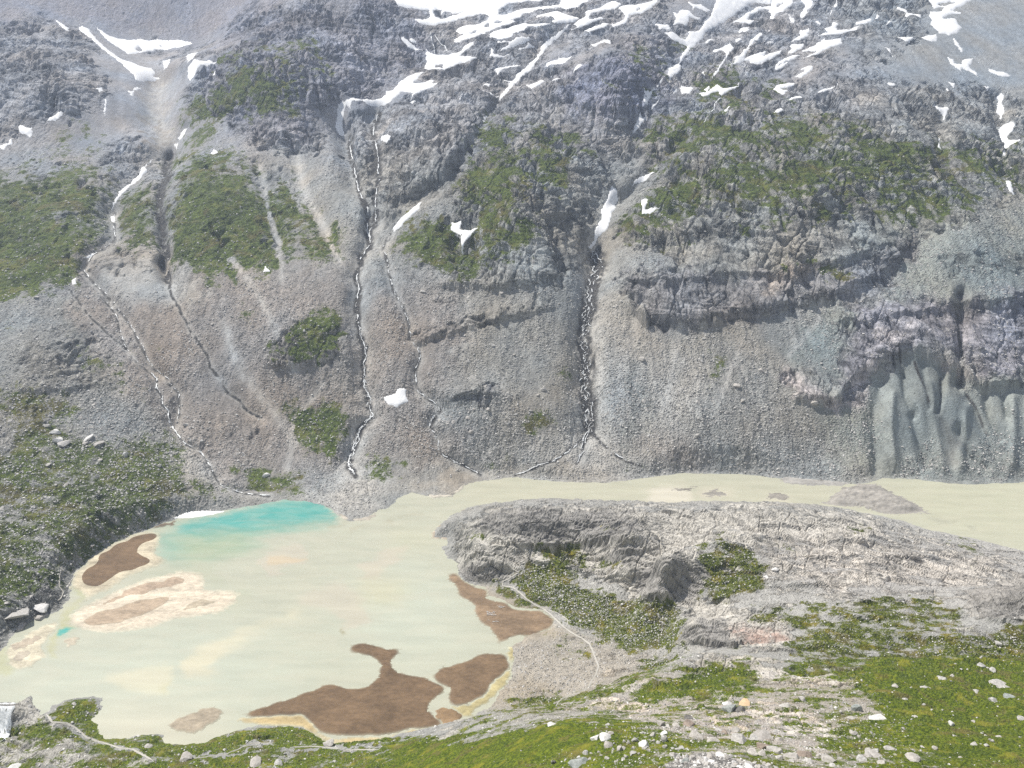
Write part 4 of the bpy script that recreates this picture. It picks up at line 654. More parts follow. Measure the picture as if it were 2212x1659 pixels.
rill = cut(perlin((XG + .12 * YG + 7 * fbm(XG / 40, YG / 40, 3, 66)) / 19, YG / 120, 71), .07) * sst(fbm(XG / 50, YG / 80, 2, 69), -.25, .2) + .7 * cut(perlin((XG - .1 * YG + 7 * fbm(XG / 30, YG / 30, 3, 65)) / 9, YG / 70, 68), .09) * sst(fbm(XG / 40, YG / 60, 2, 67), -.1, .3)
rill = rill * .3
scree_m -= 1.6 * rill
scree_n = .5 * fbm(XG / 8, YG / 5, 3, 76) + .3 * fbm(XG / 1.4, YG / 1.2, 2, 78, ridged=True)
m = mtn.astype(f32)
patch_ = .45 + .75 * sst(fbm(XG / 60, YG / 60, 3, 47), -.3, .35)
rk = rock_m * .9 * patch_ * m * np.clip(YG / 800, .6, 1.6) + rock_n * (1 - m) * np.clip(YG / 380, .35, 1.1)
gr = grass_m * m + grass_n * (1 - m) * np.clip(YG / 250, .6, 1.3)
sr = scree_m * m + scree_n * (1 - m)
wk = sst(gK + .35 * fbm(XG / 12, YG / 16, 3, 80), .25, .7); wg = sst(gG, .3, .8)
smooth_s = .25 + .75 * sst(gS, .05, .5)
ice = sst(-gS, -.12, .0) * (V > 800) * (U > 1850) * far_
scree_m = scree_m + ice * 4 * (2.2 * blocky((XG + 5 * fbm(XG / 18, YG / 18, 2, 79)) / 15, YG / 70, 75, .3) + 1.0 * blocky((XG - .3 * YG) / 6, YG / 26, 76, .25))
D = rk * wk + (1 - wk) * (gr * wg + sr * smooth_s * (1 - wg))
# keep relief from hiding ground seen at a grazing angle
D *= np.clip(1.15 - .35 * sst(YG, 900, 1300), .3, 1.2)
D *= (1 - sst(snow_f, 0, .5) * .85) * (1 - .75 * np.clip(gT, 0, 1)) * sst(SD, 0, 9) 
# normals of the coarse shape
dHy = np.gradient(boxblur(H, 2), axis=0) / np.gradient(YG, axis=0)
dHa = np.gradient(boxblur(H, 2), axis=1) / np.gradient(AG, axis=1)
Hx = dHa / YG; Hy = dHy - AG * dHa / YG
nl = np.sqrt(Hx * Hx + Hy * Hy + 1); 
nx, ny, nz = -Hx / nl, -Hy / nl, 1 / nl
PX = XG + nx * D; PY = YG + ny * D; PZ = H + nz * D
gW = np.maximum(gW, .7 * np.clip(rill, 0, 1) * (1 - wk) * far_ * (V > 420) * sst(gS, .1, .4))
Sf = H + D / nz; e1 = np.gradient(Sf, axis=0) / np.gradient(YG, axis=0); e2 = np.gradient(Sf, axis=1) / np.gradient(XG, axis=1)
ex = np.hypot(e1, e2) - np.hypot(Hx, Hy); exs = boxblur(ex.astype(f32), 1)
inrock = wk * (gG > .2)
gG = gG - inrock * np.clip((exs - .32) * .5, -.2, .3) * (.5 + .5 * far_)        # turf holds on the ledges, steep faces stay bare
hol = D - boxblur(D.astype(f32), 9); gG = gG - .05 * np.clip(hol, -2, 2) * wk * (gG > .2)
print('macro done')

def hit(u, v):
    """row, column (fractional) where the sight line through picture point (u, v) first meets the ground"""
    a = az(u, v); c = (a + 1) / 2 * (NC - 1); z = zr(v)
    out = []
    for ci, zz in np.broadcast(c, z):
        ci = min(max(ci, 0), NC - 1.001); k = int(ci); f = ci - k
        col = H[:, k] * (1 - f) + H[:, k + 1] * f
        g = col - (CAMH + YR * zz)
        idx = np.argmax(g >= 0)
        if g[idx] < 0: idx = NR - 1
        r = idx - (g[idx] / (g[idx] - g[idx - 1]) if idx > 0 else 0)
        out.append((r, ci))
    return out
def pos(r, c, lift=0.0):
    r = min(max(r, 0), NR - 1.001); c = min(max(c, 0), NC - 1.001); i, j = int(r), int(c); fr, fc = r - i, c - j
    q = [(Pq[i, j] * (1 - fc) + Pq[i, j + 1] * fc) * (1 - fr) + (Pq[i + 1, j] * (1 - fc) + Pq[i + 1, j + 1] * fc) * fr for Pq in (PX, PY, PZ)]
    return Vector((float(q[0]), float(q[1]), float(q[2]) + lift))
def nrm(r, c):
    i, j = int(min(r, NR - 1)), int(min(c, NC - 1)); return Vector((float(nx[i, j]), float(ny[i, j]), float(nz[i, j])))
def ground(u, v, lift=0.0):
    r, c = hit(u, v)[0]; return pos(r, c, lift)

# ------------------------------------------------------------------ objects
col_ = scene.collection
def tag(o, label=None, cat=None, group=None, kind=None):
    for k, v in (('label', label), ('category', cat), ('group', group), ('kind', kind)):
        if v: o[k] = v
    return o
def new_mesh(name, verts, faces, mat, parent=None, smooth=True):
    me = bpy.data.meshes.new(name); verts = np.asarray(verts, f32); faces = np.asarray(faces, np.int32); fn = faces.shape[1]
    me.vertices.add(len(verts)); me.vertices.foreach_set('co', verts.ravel())
    me.loops.add(faces.size); me.loops.foreach_set('vertex_index', faces.ravel())
    me.polygons.add(len(faces)); me.polygons.foreach_set('loop_start', np.arange(0, faces.size, fn, dtype=np.int32))
    me.polygons.foreach_set('loop_total', np.full(len(faces), fn, np.int32))
    me.polygons.foreach_set('use_smooth', np.full(len(faces), smooth, bool))
    me.materials.append(mat); me.update(calc_edges=True)
    o = bpy.data.objects.new(name, me); col_.objects.link(o)
    if parent: o.parent = parent
    return o
def attr(o, name, vals):
    if vals.ndim == 1:
        a = o.data.attributes.new(name, 'FLOAT', 'POINT'); a.data.foreach_set('value', np.ascontiguousarray(vals, f32)); return
    a = o.data.attributes.new(name, 'FLOAT_COLOR' if vals.shape[1] == 4 else 'FLOAT_VECTOR', 'POINT')
    a.data.foreach_set('color' if vals.shape[1] == 4 else 'vector', np.ascontiguousarray(vals, f32).ravel())
def grid_faces(cells):                                          # cells: boolean (NR-1, NC-1) -> used vertex numbers, faces
    i, j = np.where(cells); a = i * NC + j
    q = np.stack([a, a + 1, a + NC + 1, a + NC], 1)
    used, inv = np.unique(q, return_inverse=True)
    return used, inv.reshape(-1, 4).astype(np.int32)
def drape(name, vmask, mat, lift, base=None, skirt=.6):
    """a sheet over the ground wherever vmask is true; its rim dips into the ground"""
    cells = vmask[:-1, :-1] | vmask[1:, :-1] | vmask[:-1, 1:] | vmask[1:, 1:]
    if cells.sum() < 3: return None, None
    used, fc = grid_faces(cells)
    rim = ~vmask.ravel()[used]
    cx, cy, cz = (PX, PY, PZ) if base is None else base
    L = (lift.ravel()[used] if hasattr(lift, 'ravel') else np.full(len(used), lift, f32))
    L = np.where(rim, -skirt, L)
    co = np.stack([cx.ravel()[used], cy.ravel()[used], cz.ravel()[used] + L], 1)
    return new_mesh(name, co, fc, mat), used
# ------------------------------------------------------------------ materials
class NT:
    def __init__(s, name):
        s.m = bpy.data.materials.new(name); s.m.use_nodes = True; s.t = s.m.node_tree
        s.b = s.t.nodes['Principled BSDF']; s.b.inputs['Roughness'].default_value = .9
        s.b.inputs['Specular IOR Level'].default_value = .25
    def n(s, typ, **kw):
        q = s.t.nodes.new('ShaderNode' + typ)
        for k, v in kw.items(): setattr(q, k, v)
        return q
    def link(s, a, b):
        if hasattr(a, 'outputs'): a = a.outputs[0]
        s.t.links.new(a, b)
    def pos(s, sx=1, sy=1, sz=1, rot=(0, 0, 0)):
        g = s.n('NewGeometry'); m = s.n('Mapping'); m.inputs['Scale'].default_value = (sx, sy, sz); m.inputs['Rotation'].default_value = rot
        s.link(g.outputs['Position'], m.inputs[0]); return m
    def noise(s, vec, scale, detail=4, rough=.55, dist=0.0):
        q = s.n('TexNoise'); q.inputs['Scale'].default_value = scale; q.inputs['Detail'].default_value = detail
        q.inputs['Roughness'].default_value = rough; q.inputs['Distortion'].default_value = dist; s.link(vec, q.inputs['Vector']); return q.outputs[0]
    def vor(s, vec, scale, feature='F1', out=0, rnd=1.0):
        q = s.n('TexVoronoi', feature=feature); q.inputs['Scale'].default_value = scale; q.inputs['Randomness'].default_value = rnd
        s.link(vec, q.inputs['Vector']); return q.outputs[out]
    def math(s, op, a, b=None, c=None, clamp=False):
        q = s.n('Math', operation=op); q.use_clamp = clamp
        for i, x in enumerate((a, b, c)):
            if x is None: continue
            if isinstance(x, (int, float)): q.inputs[i].default_value = x
            else: s.link(x, q.inputs[i])
        return q.outputs[0]
    def ramp(s, x, a, b, lo=0.0, hi=1.0):
        q = s.n('MapRange', interpolation_type='SMOOTHSTEP'); s.link(x, q.inputs[0])
        for i, v in enumerate((a, b, lo, hi)): q.inputs[i + 1].default_value = v
        return q.outputs[0]
    def mix(s, f, a, b, mode='MIX'):
        q = s.n('Mix', data_type='RGBA', blend_type=mode)
        for i, x in ((0, f), (6, a), (7, b)):
            if isinstance(x, (int, float)): q.inputs[i].default_value = x
            elif isinstance(x, tuple): q.inputs[i].default_value = tuple(x) + (1,)
            else: s.link(x, q.inputs[i])
        return q.outputs[2]
    def bump(s, h, strength, dist):
        q = s.n('Bump'); q.inputs['Strength'].default_value = strength; q.inputs['Distance'].default_value = dist
        s.link(h, q.inputs['Height']); s.link(q, s.b.inputs['Normal'])
    def out(s, c, rough=None):
        s.link(c, s.b.inputs['Base Color'])
        if rough is not None: s.b.inputs['Roughness'].default_value = rough
        return s.m
def ground_material(name, fine, gdark, glight, gyel, rock_dark, rock_light, strata, wild=1.0, rs_=1.0, rg=.72, mid=.5):
    t = NT(name); P = t.pos(); k = fine
    at = t.n('Attribute', attribute_name='cover'); bc = t.n('Attribute', attribute_name='base')
    sp_ = t.n('SeparateColor'); t.link(at.outputs['Color'], sp_.inputs[0]); g, r, st = sp_.outputs
    nbig = t.noise(P, .02 * k, 4); nm = t.noise(P, .11 * k, 6, .65); nf = t.noise(P, .75 * k, 5, .7)
    # stones and bare scree
    Pf = t.pos(1, .8, .8)
    v1 = t.vor(Pf, .55 * k, out=1); v2 = t.vor(Pf, .2 * k, out=1); v3 = t.vor(Pf, 1.3 * k, out=1)
    s1 = t.n('SeparateColor'); t.link(v1, s1.inputs[0]); s2 = t.n('SeparateColor'); t.link(v2, s2.inputs[0]); s3 = t.n('SeparateColor'); t.link(v3, s3.inputs[0])
    d1 = t.vor(Pf, .55 * k); d2 = t.vor(Pf, .2 * k)
    lum = t.math('MULTIPLY_ADD', t.math('SUBTRACT', nf, .5), 1.7, t.math('MULTIPLY_ADD', t.math('SUBTRACT', nm, .5), 1.0, 1.0))
    lum = t.math('MULTIPLY_ADD', t.math('SUBTRACT', s3.outputs[0], .5), t.math('MULTIPLY', st, .5), lum)
    stone1 = t.math('MULTIPLY', t.math('GREATER_THAN', s1.outputs[0], .86), t.ramp(d1, .5, .38)); stone1 = t.math('MULTIPLY', stone1, t.ramp(st, .1, .7))
    dark1 = t.math('MULTIPLY', t.math('LESS_THAN', s1.outputs[0], .2), t.ramp(d1, .55, .3)); dark1 = t.math('MULTIPLY', dark1, t.ramp(st, .1, .7))
    stone2 = t.math('MULTIPLY', t.math('GREATER_THAN', s2.outputs[1], .955), t.ramp(d2, .42, .3)); stone2 = t.math('MULTIPLY', stone2, t.ramp(st, .2, .8))
    comb = t.n('CombineXYZ')
    for i in range(3): t.link(lum, comb.inputs[i])
    base = t.mix(1.0, bc.outputs['Color'], comb.outputs[0], 'MULTIPLY')
    base = t.mix(t.math('MULTIPLY', dark1, .85), base, (.07, .07, .068))
    # bare rock
    Pr = t.pos(1.0, .45, .45); Ps = t.pos(strata[0], strata[1], strata[2], (0, strata[3], 0))
    rn = t.noise(Pr, .16 * k * rs_, 8, rg, .4); rs = t.noise(Ps, .12 * k * rs_, 6, rg, .3); rb = t.noise(P, .03 * k, 3)
    rr = t.math('MULTIPLY_ADD', rs, .55, t.math('MULTIPLY_ADD', rn, .6, t.math('MULTIPLY', rb, .25)))
    crack = t.vor(Pr, .22 * k, 'DISTANCE_TO_EDGE'); crack2 = t.vor(Pr, .07 * k, 'DISTANCE_TO_EDGE')
    rockc = t.mix(t.ramp(rr, mid, mid + .38), rock_dark, rock_light)
    rockc = t.mix(t.math('MULTIPLY', t.ramp(crack, .05, .0), .55), rockc, tuple(x * .35 for x in rock_dark))
    rockc = t.mix(t.math('MULTIPLY', t.ramp(crack2, .03, .0), .6), rockc, tuple(x * .3 for x in rock_dark))
    tint = t.n('VectorMath', operation='SCALE'); t.link(bc.outputs['Color'], tint.inputs[0]); tint.inputs['Scale'].default_value = 3.1
    rockc = t.mix(1.0, rockc, tint.outputs[0], 'MULTIPLY')
    rf = t.ramp(t.math('MULTIPLY_ADD', t.math('SUBTRACT', nm, .5), 1.6, r), .38, .62)
    c = t.mix(rf, base, rockc)
    # grass
    gn = t.math('MULTIPLY_ADD', t.math('SUBTRACT', nm, .5), 1.7 * wild, t.math('MULTIPLY_ADD', t.math('SUBTRACT', nf, .5), 1.3 * wild, t.math('MULTIPLY_ADD', t.math('SUBTRACT', nbig, .5), .8, g)))
    gf = t.ramp(gn, .42, .64)
    ng2 = t.noise(P, .35 * k, 5, .65); ng3 = t.noise(P, .045 * k, 3)
    gc = t.mix(t.ramp(ng2, .36, .66), gdark, glight); gc = t.mix(t.math('MULTIPLY', t.ramp(ng3, .52, .7), .7), gc, gyel)
    ng4 = t.noise(P, .028 * k, 4, .6, .8); gc = t.mix(t.math('MULTIPLY', t.ramp(ng4, .53, .66), .6), gc, (.14, .11, .045)); gc = t.mix(t.math('MULTIPLY', t.ramp(ng4, .46, .34), .6), gc, tuple(x * 1.1 for x in gdark))
    gc = t.mix(t.math('MULTIPLY', t.ramp(nf, .5, .75), .35), gc, tuple(x * .5 for x in gdark))
    c = t.mix(gf, c, gc)
    c = t.mix(t.math('MULTIPLY', t.math('MULTIPLY', t.math('MAXIMUM', stone1, stone2), t.ramp(gf, 0, 1, 1, .2 if fine == 1.0 else .6)), .85), c, (.5, .48, .455))
    wet = t.n('Attribute', attribute_name='wet'); c = t.mix(t.ramp(wet.outputs['Fac'], .12, .75), c, t.mix(t.ramp(nf, .42, .62), (.028, .028, .03), (.13, .125, .12)))  # wet also carries the painted shadow wedge of the right face
    hb = t.math('MULTIPLY_ADD', nf, .5, t.math('ADD', t.math('MULTIPLY', rn, t.math('MULTIPLY', rf, 2.2)), t.math('MULTIPLY', t.math('MAXIMUM', stone1, stone2), .5)))
    t.bump(hb, .9, 1.6 / k)
    return t.out(c)
M = {}
M['mountain'] = ground_material('mountain_ground', 1.0, (.040, .060, .014), (.125, .165, .028), (.18, .18, .045), (.07, .072, .078), (.55, .55, .545), (.12, .12, 1.0, .18), mid=.5)
M['knoll'] = ground_material('knoll_ground', 2.0, (.036, .052, .007), (.16, .185, .018), (.26, .21, .022), (.15, .148, .145), (.50, .485, .465), (.18, .5, 1.0, -.12), 1.0, .7, .58, .42)
M['meadow'] = ground_material('meadow_ground', 3.2, (.036, .060, .005), (.16, .20, .012), (.25, .235, .025), (.14, .136, .13), (.52, .50, .475), (.3, .8, 1.0, .25), .7, .6, .58, .42)
t = NT('snow'); P_ = t.pos(); s_ = t.noise(P_, .12, 5, .6); s2_ = t.noise(P_, .6, 4)
t.bump(s2_, .4, .5); M['snow'] = t.out(t.mix(t.ramp(s_, .35, .75), (.88, .89, .91), (.95, .955, .96)), .6)
t = NT('rock'); P_ = t.pos(); oi = t.n('ObjectInfo'); n1 = t.noise(P_, 1.1, 6, .65); n2 = t.noise(P_, 6, 4)
c_ = t.mix(t.ramp(n1, .3, .7), (.30, .295, .285), (.60, .585, .56)); c_ = t.mix(t.math('MULTIPLY', oi.outputs['Random'], .45), c_, (.42, .37, .32))
t.bump(t.math('ADD', n1, t.math('MULTIPLY', n2, .3)), .7, .25); M['rock'] = t.out(t.mix(t.math('MULTIPLY', t.ramp(n2, .5, .75), .4), c_, (.20, .195, .19)))
def tint_rock(name, a, b):
    t = NT(name); P_ = t.pos(); n1 = t.noise(P_, 1.0, 6, .65); t.bump(n1, .7, .3); return t.out(t.mix(t.ramp(n1, .3, .7), a, b))
M['orange'] = tint_rock('orange_rock', (.50, .36, .22), (.66, .50, .33)); M['darkrock'] = tint_rock('dark_rock', (.09, .085, .08), (.22, .21, .20)); M['brownrock'] = tint_rock('brown_rock', (.22, .18, .15), (.38, .31, .26))
M['whiterock'] = tint_rock('white_rock', (.55, .54, .53), (.75, .74, .72)); M['bluerock'] = tint_rock('grey_green_rock', (.20, .22, .21), (.40, .42, .40))
t = NT('rubble'); P_ = t.pos(); v_ = t.vor(P_, .9, out=1); q_ = t.n('SeparateColor'); t.link(v_, q_.inputs[0]); n1 = t.noise(P_, 2, 4)
t.bump(n1, .5, .2); M['rubble'] = t.out(t.mix(q_.outputs[0], (.24, .235, .23), (.74, .72, .69)))
# lake: silty water whose colour comes from the silt and the sand just under it
t = NT('silty_water'); a_ = t.n('Attribute', attribute_name='silt'); P_ = t.pos(1, 2.5, 1); n_w = t.noise(P_, .05, 5, .55, .6); n_x = t.noise(t.pos(), 1.4, 3)
c_ = t.mix(t.math('MULTIPLY', t.ramp(n_w, .35, .7), .22), a_.outputs['Color'], (.56, .52, .41)); t.bump(n_x, .12, .05)
t.b.inputs['Roughness'].default_value = .25; t.b.inputs['Specular IOR Level'].default_value = .3; M['water'] = t.out(c_, .28)
t = NT('sand'); a_ = t.n('Attribute', attribute_name='silt'); n1 = t.noise(t.pos(1, 2, 1), .12, 7, .65, .5); n2 = t.noise(t.pos(), 1.2, 5, .7)
cm = t.n('CombineXYZ'); l_ = t.math('MULTIPLY_ADD', t.math('SUBTRACT', n1, .5), 1.1, t.math('MULTIPLY_ADD', t.math('SUBTRACT', n2, .5), .6, 1.0))
for i_ in range(3): t.link(l_, cm.inputs[i_])
t.bump(n2, .4, .3); M['sand'] = t.out(t.mix(1.0, a_.outputs['Color'], cm.outputs[0], 'MULTIPLY'), .75)
t = NT('white_water'); n1 = t.noise(t.pos(), .8, 5, .7); M['foam'] = t.out(t.mix(t.ramp(n1, .35, .6), (.55, .58, .60), (.9, .92, .93)), .5)
t = NT('wet_rubble'); n1 = t.noise(t.pos(), 1.1, 5, .7); t.bump(n1, .8, .5); M['wet'] = t.out(t.mix(t.ramp(n1, .4, .62), (.035, .035, .036), (.16, .155, .15)), .6)
t = NT('trail'); n1 = t.noise(t.pos(), 1.5, 4, .7); M['trail'] = t.out(t.mix(n1, (.40, .38, .34), (.56, .54, .49)))
t = NT('weathered_wood'); n1 = t.noise(t.pos(), 3, 4); M['wood'] = t.out(t.mix(n1, (.12, .11, .10), (.3, .28, .25)))
t = NT('steel_cable'); t.b.inputs['Metallic'].default_value = .6; M['steel'] = t.out((lambda q: q)(t.mix(t.noise(t.pos(), 4, 2), (.2, .2, .2), (.35, .35, .35))), .5)
# ------------------------------------------------------------------ the ground: mountain side, rock knoll, near meadow slope
def bound(pts): q = sorted((float(az(u, v)), y) for u, v, y in pts); return np.interp(AG, [a for a, _ in q], [y for _, y in q])
def z0(*p): return [(p[i], p[i + 1], -CAMH / float(zr(p[i + 1]))) for i in range(0, len(p), 2)]
B1 = bound(z0(-400,1500, 0,1475, 400,1350, 850,1160, 930,1085, 1030,1080, 1500,1072, 2212,1110, 2600,1140))
B2 = bound([(-400,1500,330), (0,1500,330), (900,1580,304), (1000,1560,303), (1200,1525,306), (1300,1490,311), (1470,1420,322), (1700,1435,292), (2212,1400,292)])
zone = np.where(YG > B1, 0, np.where(YG > B2, 1, 2))
cz_ = np.minimum(np.minimum(zone[:-1, :-1], zone[1:, :-1]), np.minimum(zone[:-1, 1:], zone[1:, 1:]))
wet = np.clip(gW + .25 * np.where(gK > .5, 0, 0), 0, 1) * (1 - sst(snow_f, 0, .3))  # stream-bed wetness together with the painted shadow wedge
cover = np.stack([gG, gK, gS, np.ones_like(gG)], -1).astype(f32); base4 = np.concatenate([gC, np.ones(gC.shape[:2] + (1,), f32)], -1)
deep = (SD < -9); dcell = deep[:-1, :-1] & deep[1:, 1:]
cov_f = (PX.ravel(), PY.ravel(), PZ.ravel())
for zi, nm_, mt_, lb in ((0, 'mountain', 'mountain', 'steep grey and green mountain side with scree, crags and gullies above the lakes'),
                        (1, 'rock_knoll', 'knoll', 'rounded glacier polished grey rock knoll with green hollow between lake and river'),
                        (2, 'meadow_slope', 'meadow', 'green and stony foreground slope below the viewer')):
    used, fc = grid_faces((cz_ == zi) & ~dcell)
    o = new_mesh(nm_, np.stack([q[used] for q in cov_f], 1), fc, M[mt_], smooth=False)
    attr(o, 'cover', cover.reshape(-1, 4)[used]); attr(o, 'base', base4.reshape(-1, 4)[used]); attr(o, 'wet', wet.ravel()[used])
    tag(o, lb, 'terrain', kind='structure')

# ------------------------------------------------------------------ snow patches
edge = boxblur((snow_id >= 0).astype(f32), 2)
rimd = .25 + .9 * sst(edge, .4, 1.0) * np.clip(YG / 900, .5, 1.6)
n_snow = 0
for k, (label, pts, holes) in enumerate(SNOW):
    vm = snow_id == k
    if vm.sum() < 2: print('snow lost', k, label); continue
    o, used = drape('snow_patch', vm, M['snow'], rimd, skirt=1.0)
    if o is None: print('snow lost', k, label); continue
    tag(o, label, 'snow patch', 'snow patches left on the mountain'); n_snow += 1
print('snow patches', n_snow)

# ------------------------------------------------------------------ lake, sand and mud
L = Canvas((.43, .435, .345))
WAT = (.43, .435, .345); MILK = (.455, .485, .40); PS = (.48, .445, .36); LBR = (.42, .32, .22); BRN = (.165, .108, .062); TQ = (.09, .35, .31); TQ2 = (.22, .37, .29); OLV = (.42, .42, .25)
def L_(v, a, b, pts): L.poly(pts, v, a, b)
L_(MILK, .9, 80, t02(0,1000, 700,850, 1300,620, 1700,820, 2100,1000, 2000,1300, 1500,1300, 600,1450, 0,1250)); L_(MILK, .8, 60, Q(780,1230, 950,1220, 1060,1390, 900,1440, 700,1400))
L_((.47,.455,.345), .8, 30, Q(1000,1040, 2212,1045, 2212,1190, 1900,1110, 1400,1100, 1000,1095)); L_((.46,.465,.34), .8, 60, Q(1900,1040, 2300,1040, 2300,1200, 2000,1130))
L_((.60,.545,.43), .8, 50, t02(600,1330, 1300,1350, 1500,1400, 1100,1520, 640,1480))
L_(TQ2, .9, 14, t02(1040,130, 1200,60, 1600,40, 2180,40, 2150,70, 1760,130, 1700,160, 1660,230, 1300,330, 1100,330, 1010,260))
L_((.36,.40,.26), .8, 18, t02(1180,170, 1400,150, 1660,160, 1640,230, 1300,320, 1170,290))
L_(TQ, 1, 7, t02(1130,90, 1250,70, 1450,20, 1600,-30, 1900,-90, 2110,-60, 2180,40, 2000,60, 1700,90, 1400,110, 1180,130)); L_((.12,.34,.28), .7, 8, t02(1200,120, 1700,95, 2190,55, 2190,75, 1720,130, 1300,160))
L_((.38,.40,.29), .7, 14, t02(850,420, 1000,370, 1350,330, 1420,470, 1560,490, 1620,540, 1560,620, 1420,665, 1550,560, 1530,510, 1370,480, 1300,400, 1000,420, 880,450))
L_(OLV, .9, 4, t02(400,700, 410,640, 480,600, 520,560, 470,500, 530,490, 540,570, 460,650, 450,740, 480,770, 400,800, 340,860, 350,960, 300,900, 330,800, 390,750)); L_((.06,.36,.32), 1, 3, t02(370,775, 420,755, 475,765, 440,795, 380,805))
L_(OLV, .7, 5, t02(0,860, 40,850, 50,980, 80,1020, 40,1060, 0,1040))
for p, c, a, b in [((1690,320, 1740,250, 1830,230, 1950,205, 1980,240, 1940,300, 1960,330, 1800,400, 1720,410, 1710,350), PS, .8, 3), ((1745,290, 1820,285, 1900,290, 1960,300, 1900,330, 1790,350, 1745,345), (.52,.43,.30), .8, 3),
                   ((1900,560, 2050,510, 2212,450, 2350,560, 2370,640, 2330,740, 2240,790, 2215,720, 2180,650, 2080,620, 1930,600), PS, .75, 6),
                   ((1180,960, 1300,880, 1500,830, 1600,770, 1900,680, 1840,640, 2000,650, 1830,720, 1620,800, 1560,850, 1420,950, 1380,1050, 1220,1080), (.60,.55,.40), .7, 9),
                   ((660,1080, 700,1060, 1050,990, 1120,1010, 1150,1100, 1060,1170, 960,1180, 800,1140), (.58,.55,.41), .7, 7),
                   ((2220,770, 2245,765, 2240,790, 2215,790), (.3,.28,.18), .9, 2), ((1000,1170, 1100,1110, 1140,1100, 1070,1180), (.50,.48,.33), .7, 5)]:
    L_(c, a, b, t02(*p))
L_(PS, .85, 4, t12(120,420, 150,340, 230,290, 330,240, 450,215, 440,250, 320,330, 270,400, 200,440, 130,440)); L_((.50,.47,.31), .6, 20, t12(100,440, 300,440, 480,480, 300,600, 160,600)); L_((.50,.48,.33), .6, 20, t12(300,130, 600,150, 640,210, 460,220, 300,200))
for p in [(205,800, 300,780, 400,770, 410,790, 200,845), (415,865, 480,810, 560,790, 640,790, 530,830, 460,870), (860,700, 1000,690, 1150,655, 1240,670, 1230,690, 1090,690, 920,710), (780,755, 880,700, 890,755, 860,760), (930,585, 1000,580, 1110,600), (1400,680, 1600,650, 1590,680)]:
    L_((.34,.31,.22), .45, 2, tR(*p))
L_((.60,.56,.47), .8, 5, tS(160,210, 260,170, 480,160, 530,230, 490,270, 440,300, 250,300, 180,250)); L_((.57,.52,.43), .8, 6, tS(560,180, 800,190, 830,220, 600,240)); L_((.57,.52,.43), .7, 6, tS(1020,240, 1250,240, 1200,270, 1050,265))
for p in [(1580,30, 1640,40, 1780,70, 1700,75, 1600,55), (1820,80, 1900,95, 1915,112, 1860,105), (1840,180, 1910,185, 1870,195)]: L_((.30,.30,.24), .5, 2, t22(*p))
su2 = U; lu, lv = project(XG, YG, np.zeros_like(H)); wl = 1 / (1 + np.abs(YG - 400) / 400)
lu = lu + 13 * fbm(XG / 16, YG / 8, 4, 90) + 9.0 * fbm(XG / 3.5, YG / 1.8, 3, 94); lv = lv + 6.0 * fbm(XG / 16, YG / 8, 4, 92) + 5.0 * fbm(XG / 3.5, YG / 1.8, 3, 95)
lsw = 26 * fbm(XG / 40 + YG / 60, YG / 16, 3, 101); silt = L.at(lu + lsw * sst(-SD, 4, 40), lv + .35 * lsw * sst(-SD, 4, 40)) * (1 + .12 * fbm(XG / 34 + YG / 22, YG / 7, 4, 102))[..., None]; silt4 = np.concatenate([silt, np.ones(silt.shape[:2] + (1,), f32)], -1)
lm = SD < 1.2; cells = lm[:-1, :-1] | lm[1:, 1:]
cells &= (np.abs(XG[:-1, :-1]) < 480)
used, fc = grid_faces(cells)
lake = new_mesh('lake', np.stack([XG.ravel()[used], YG.ravel()[used], np.zeros(len(used), f32)], 1), fc, M['water'])
attr(lake, 'silt', silt4.reshape(-1, 4)[used]); tag(lake, 'milky beige glacial lake with a turquoise corner, and the silty river feeding it', 'lake', kind='structure')
flat0 = (XG, YG, np.zeros_like(H))
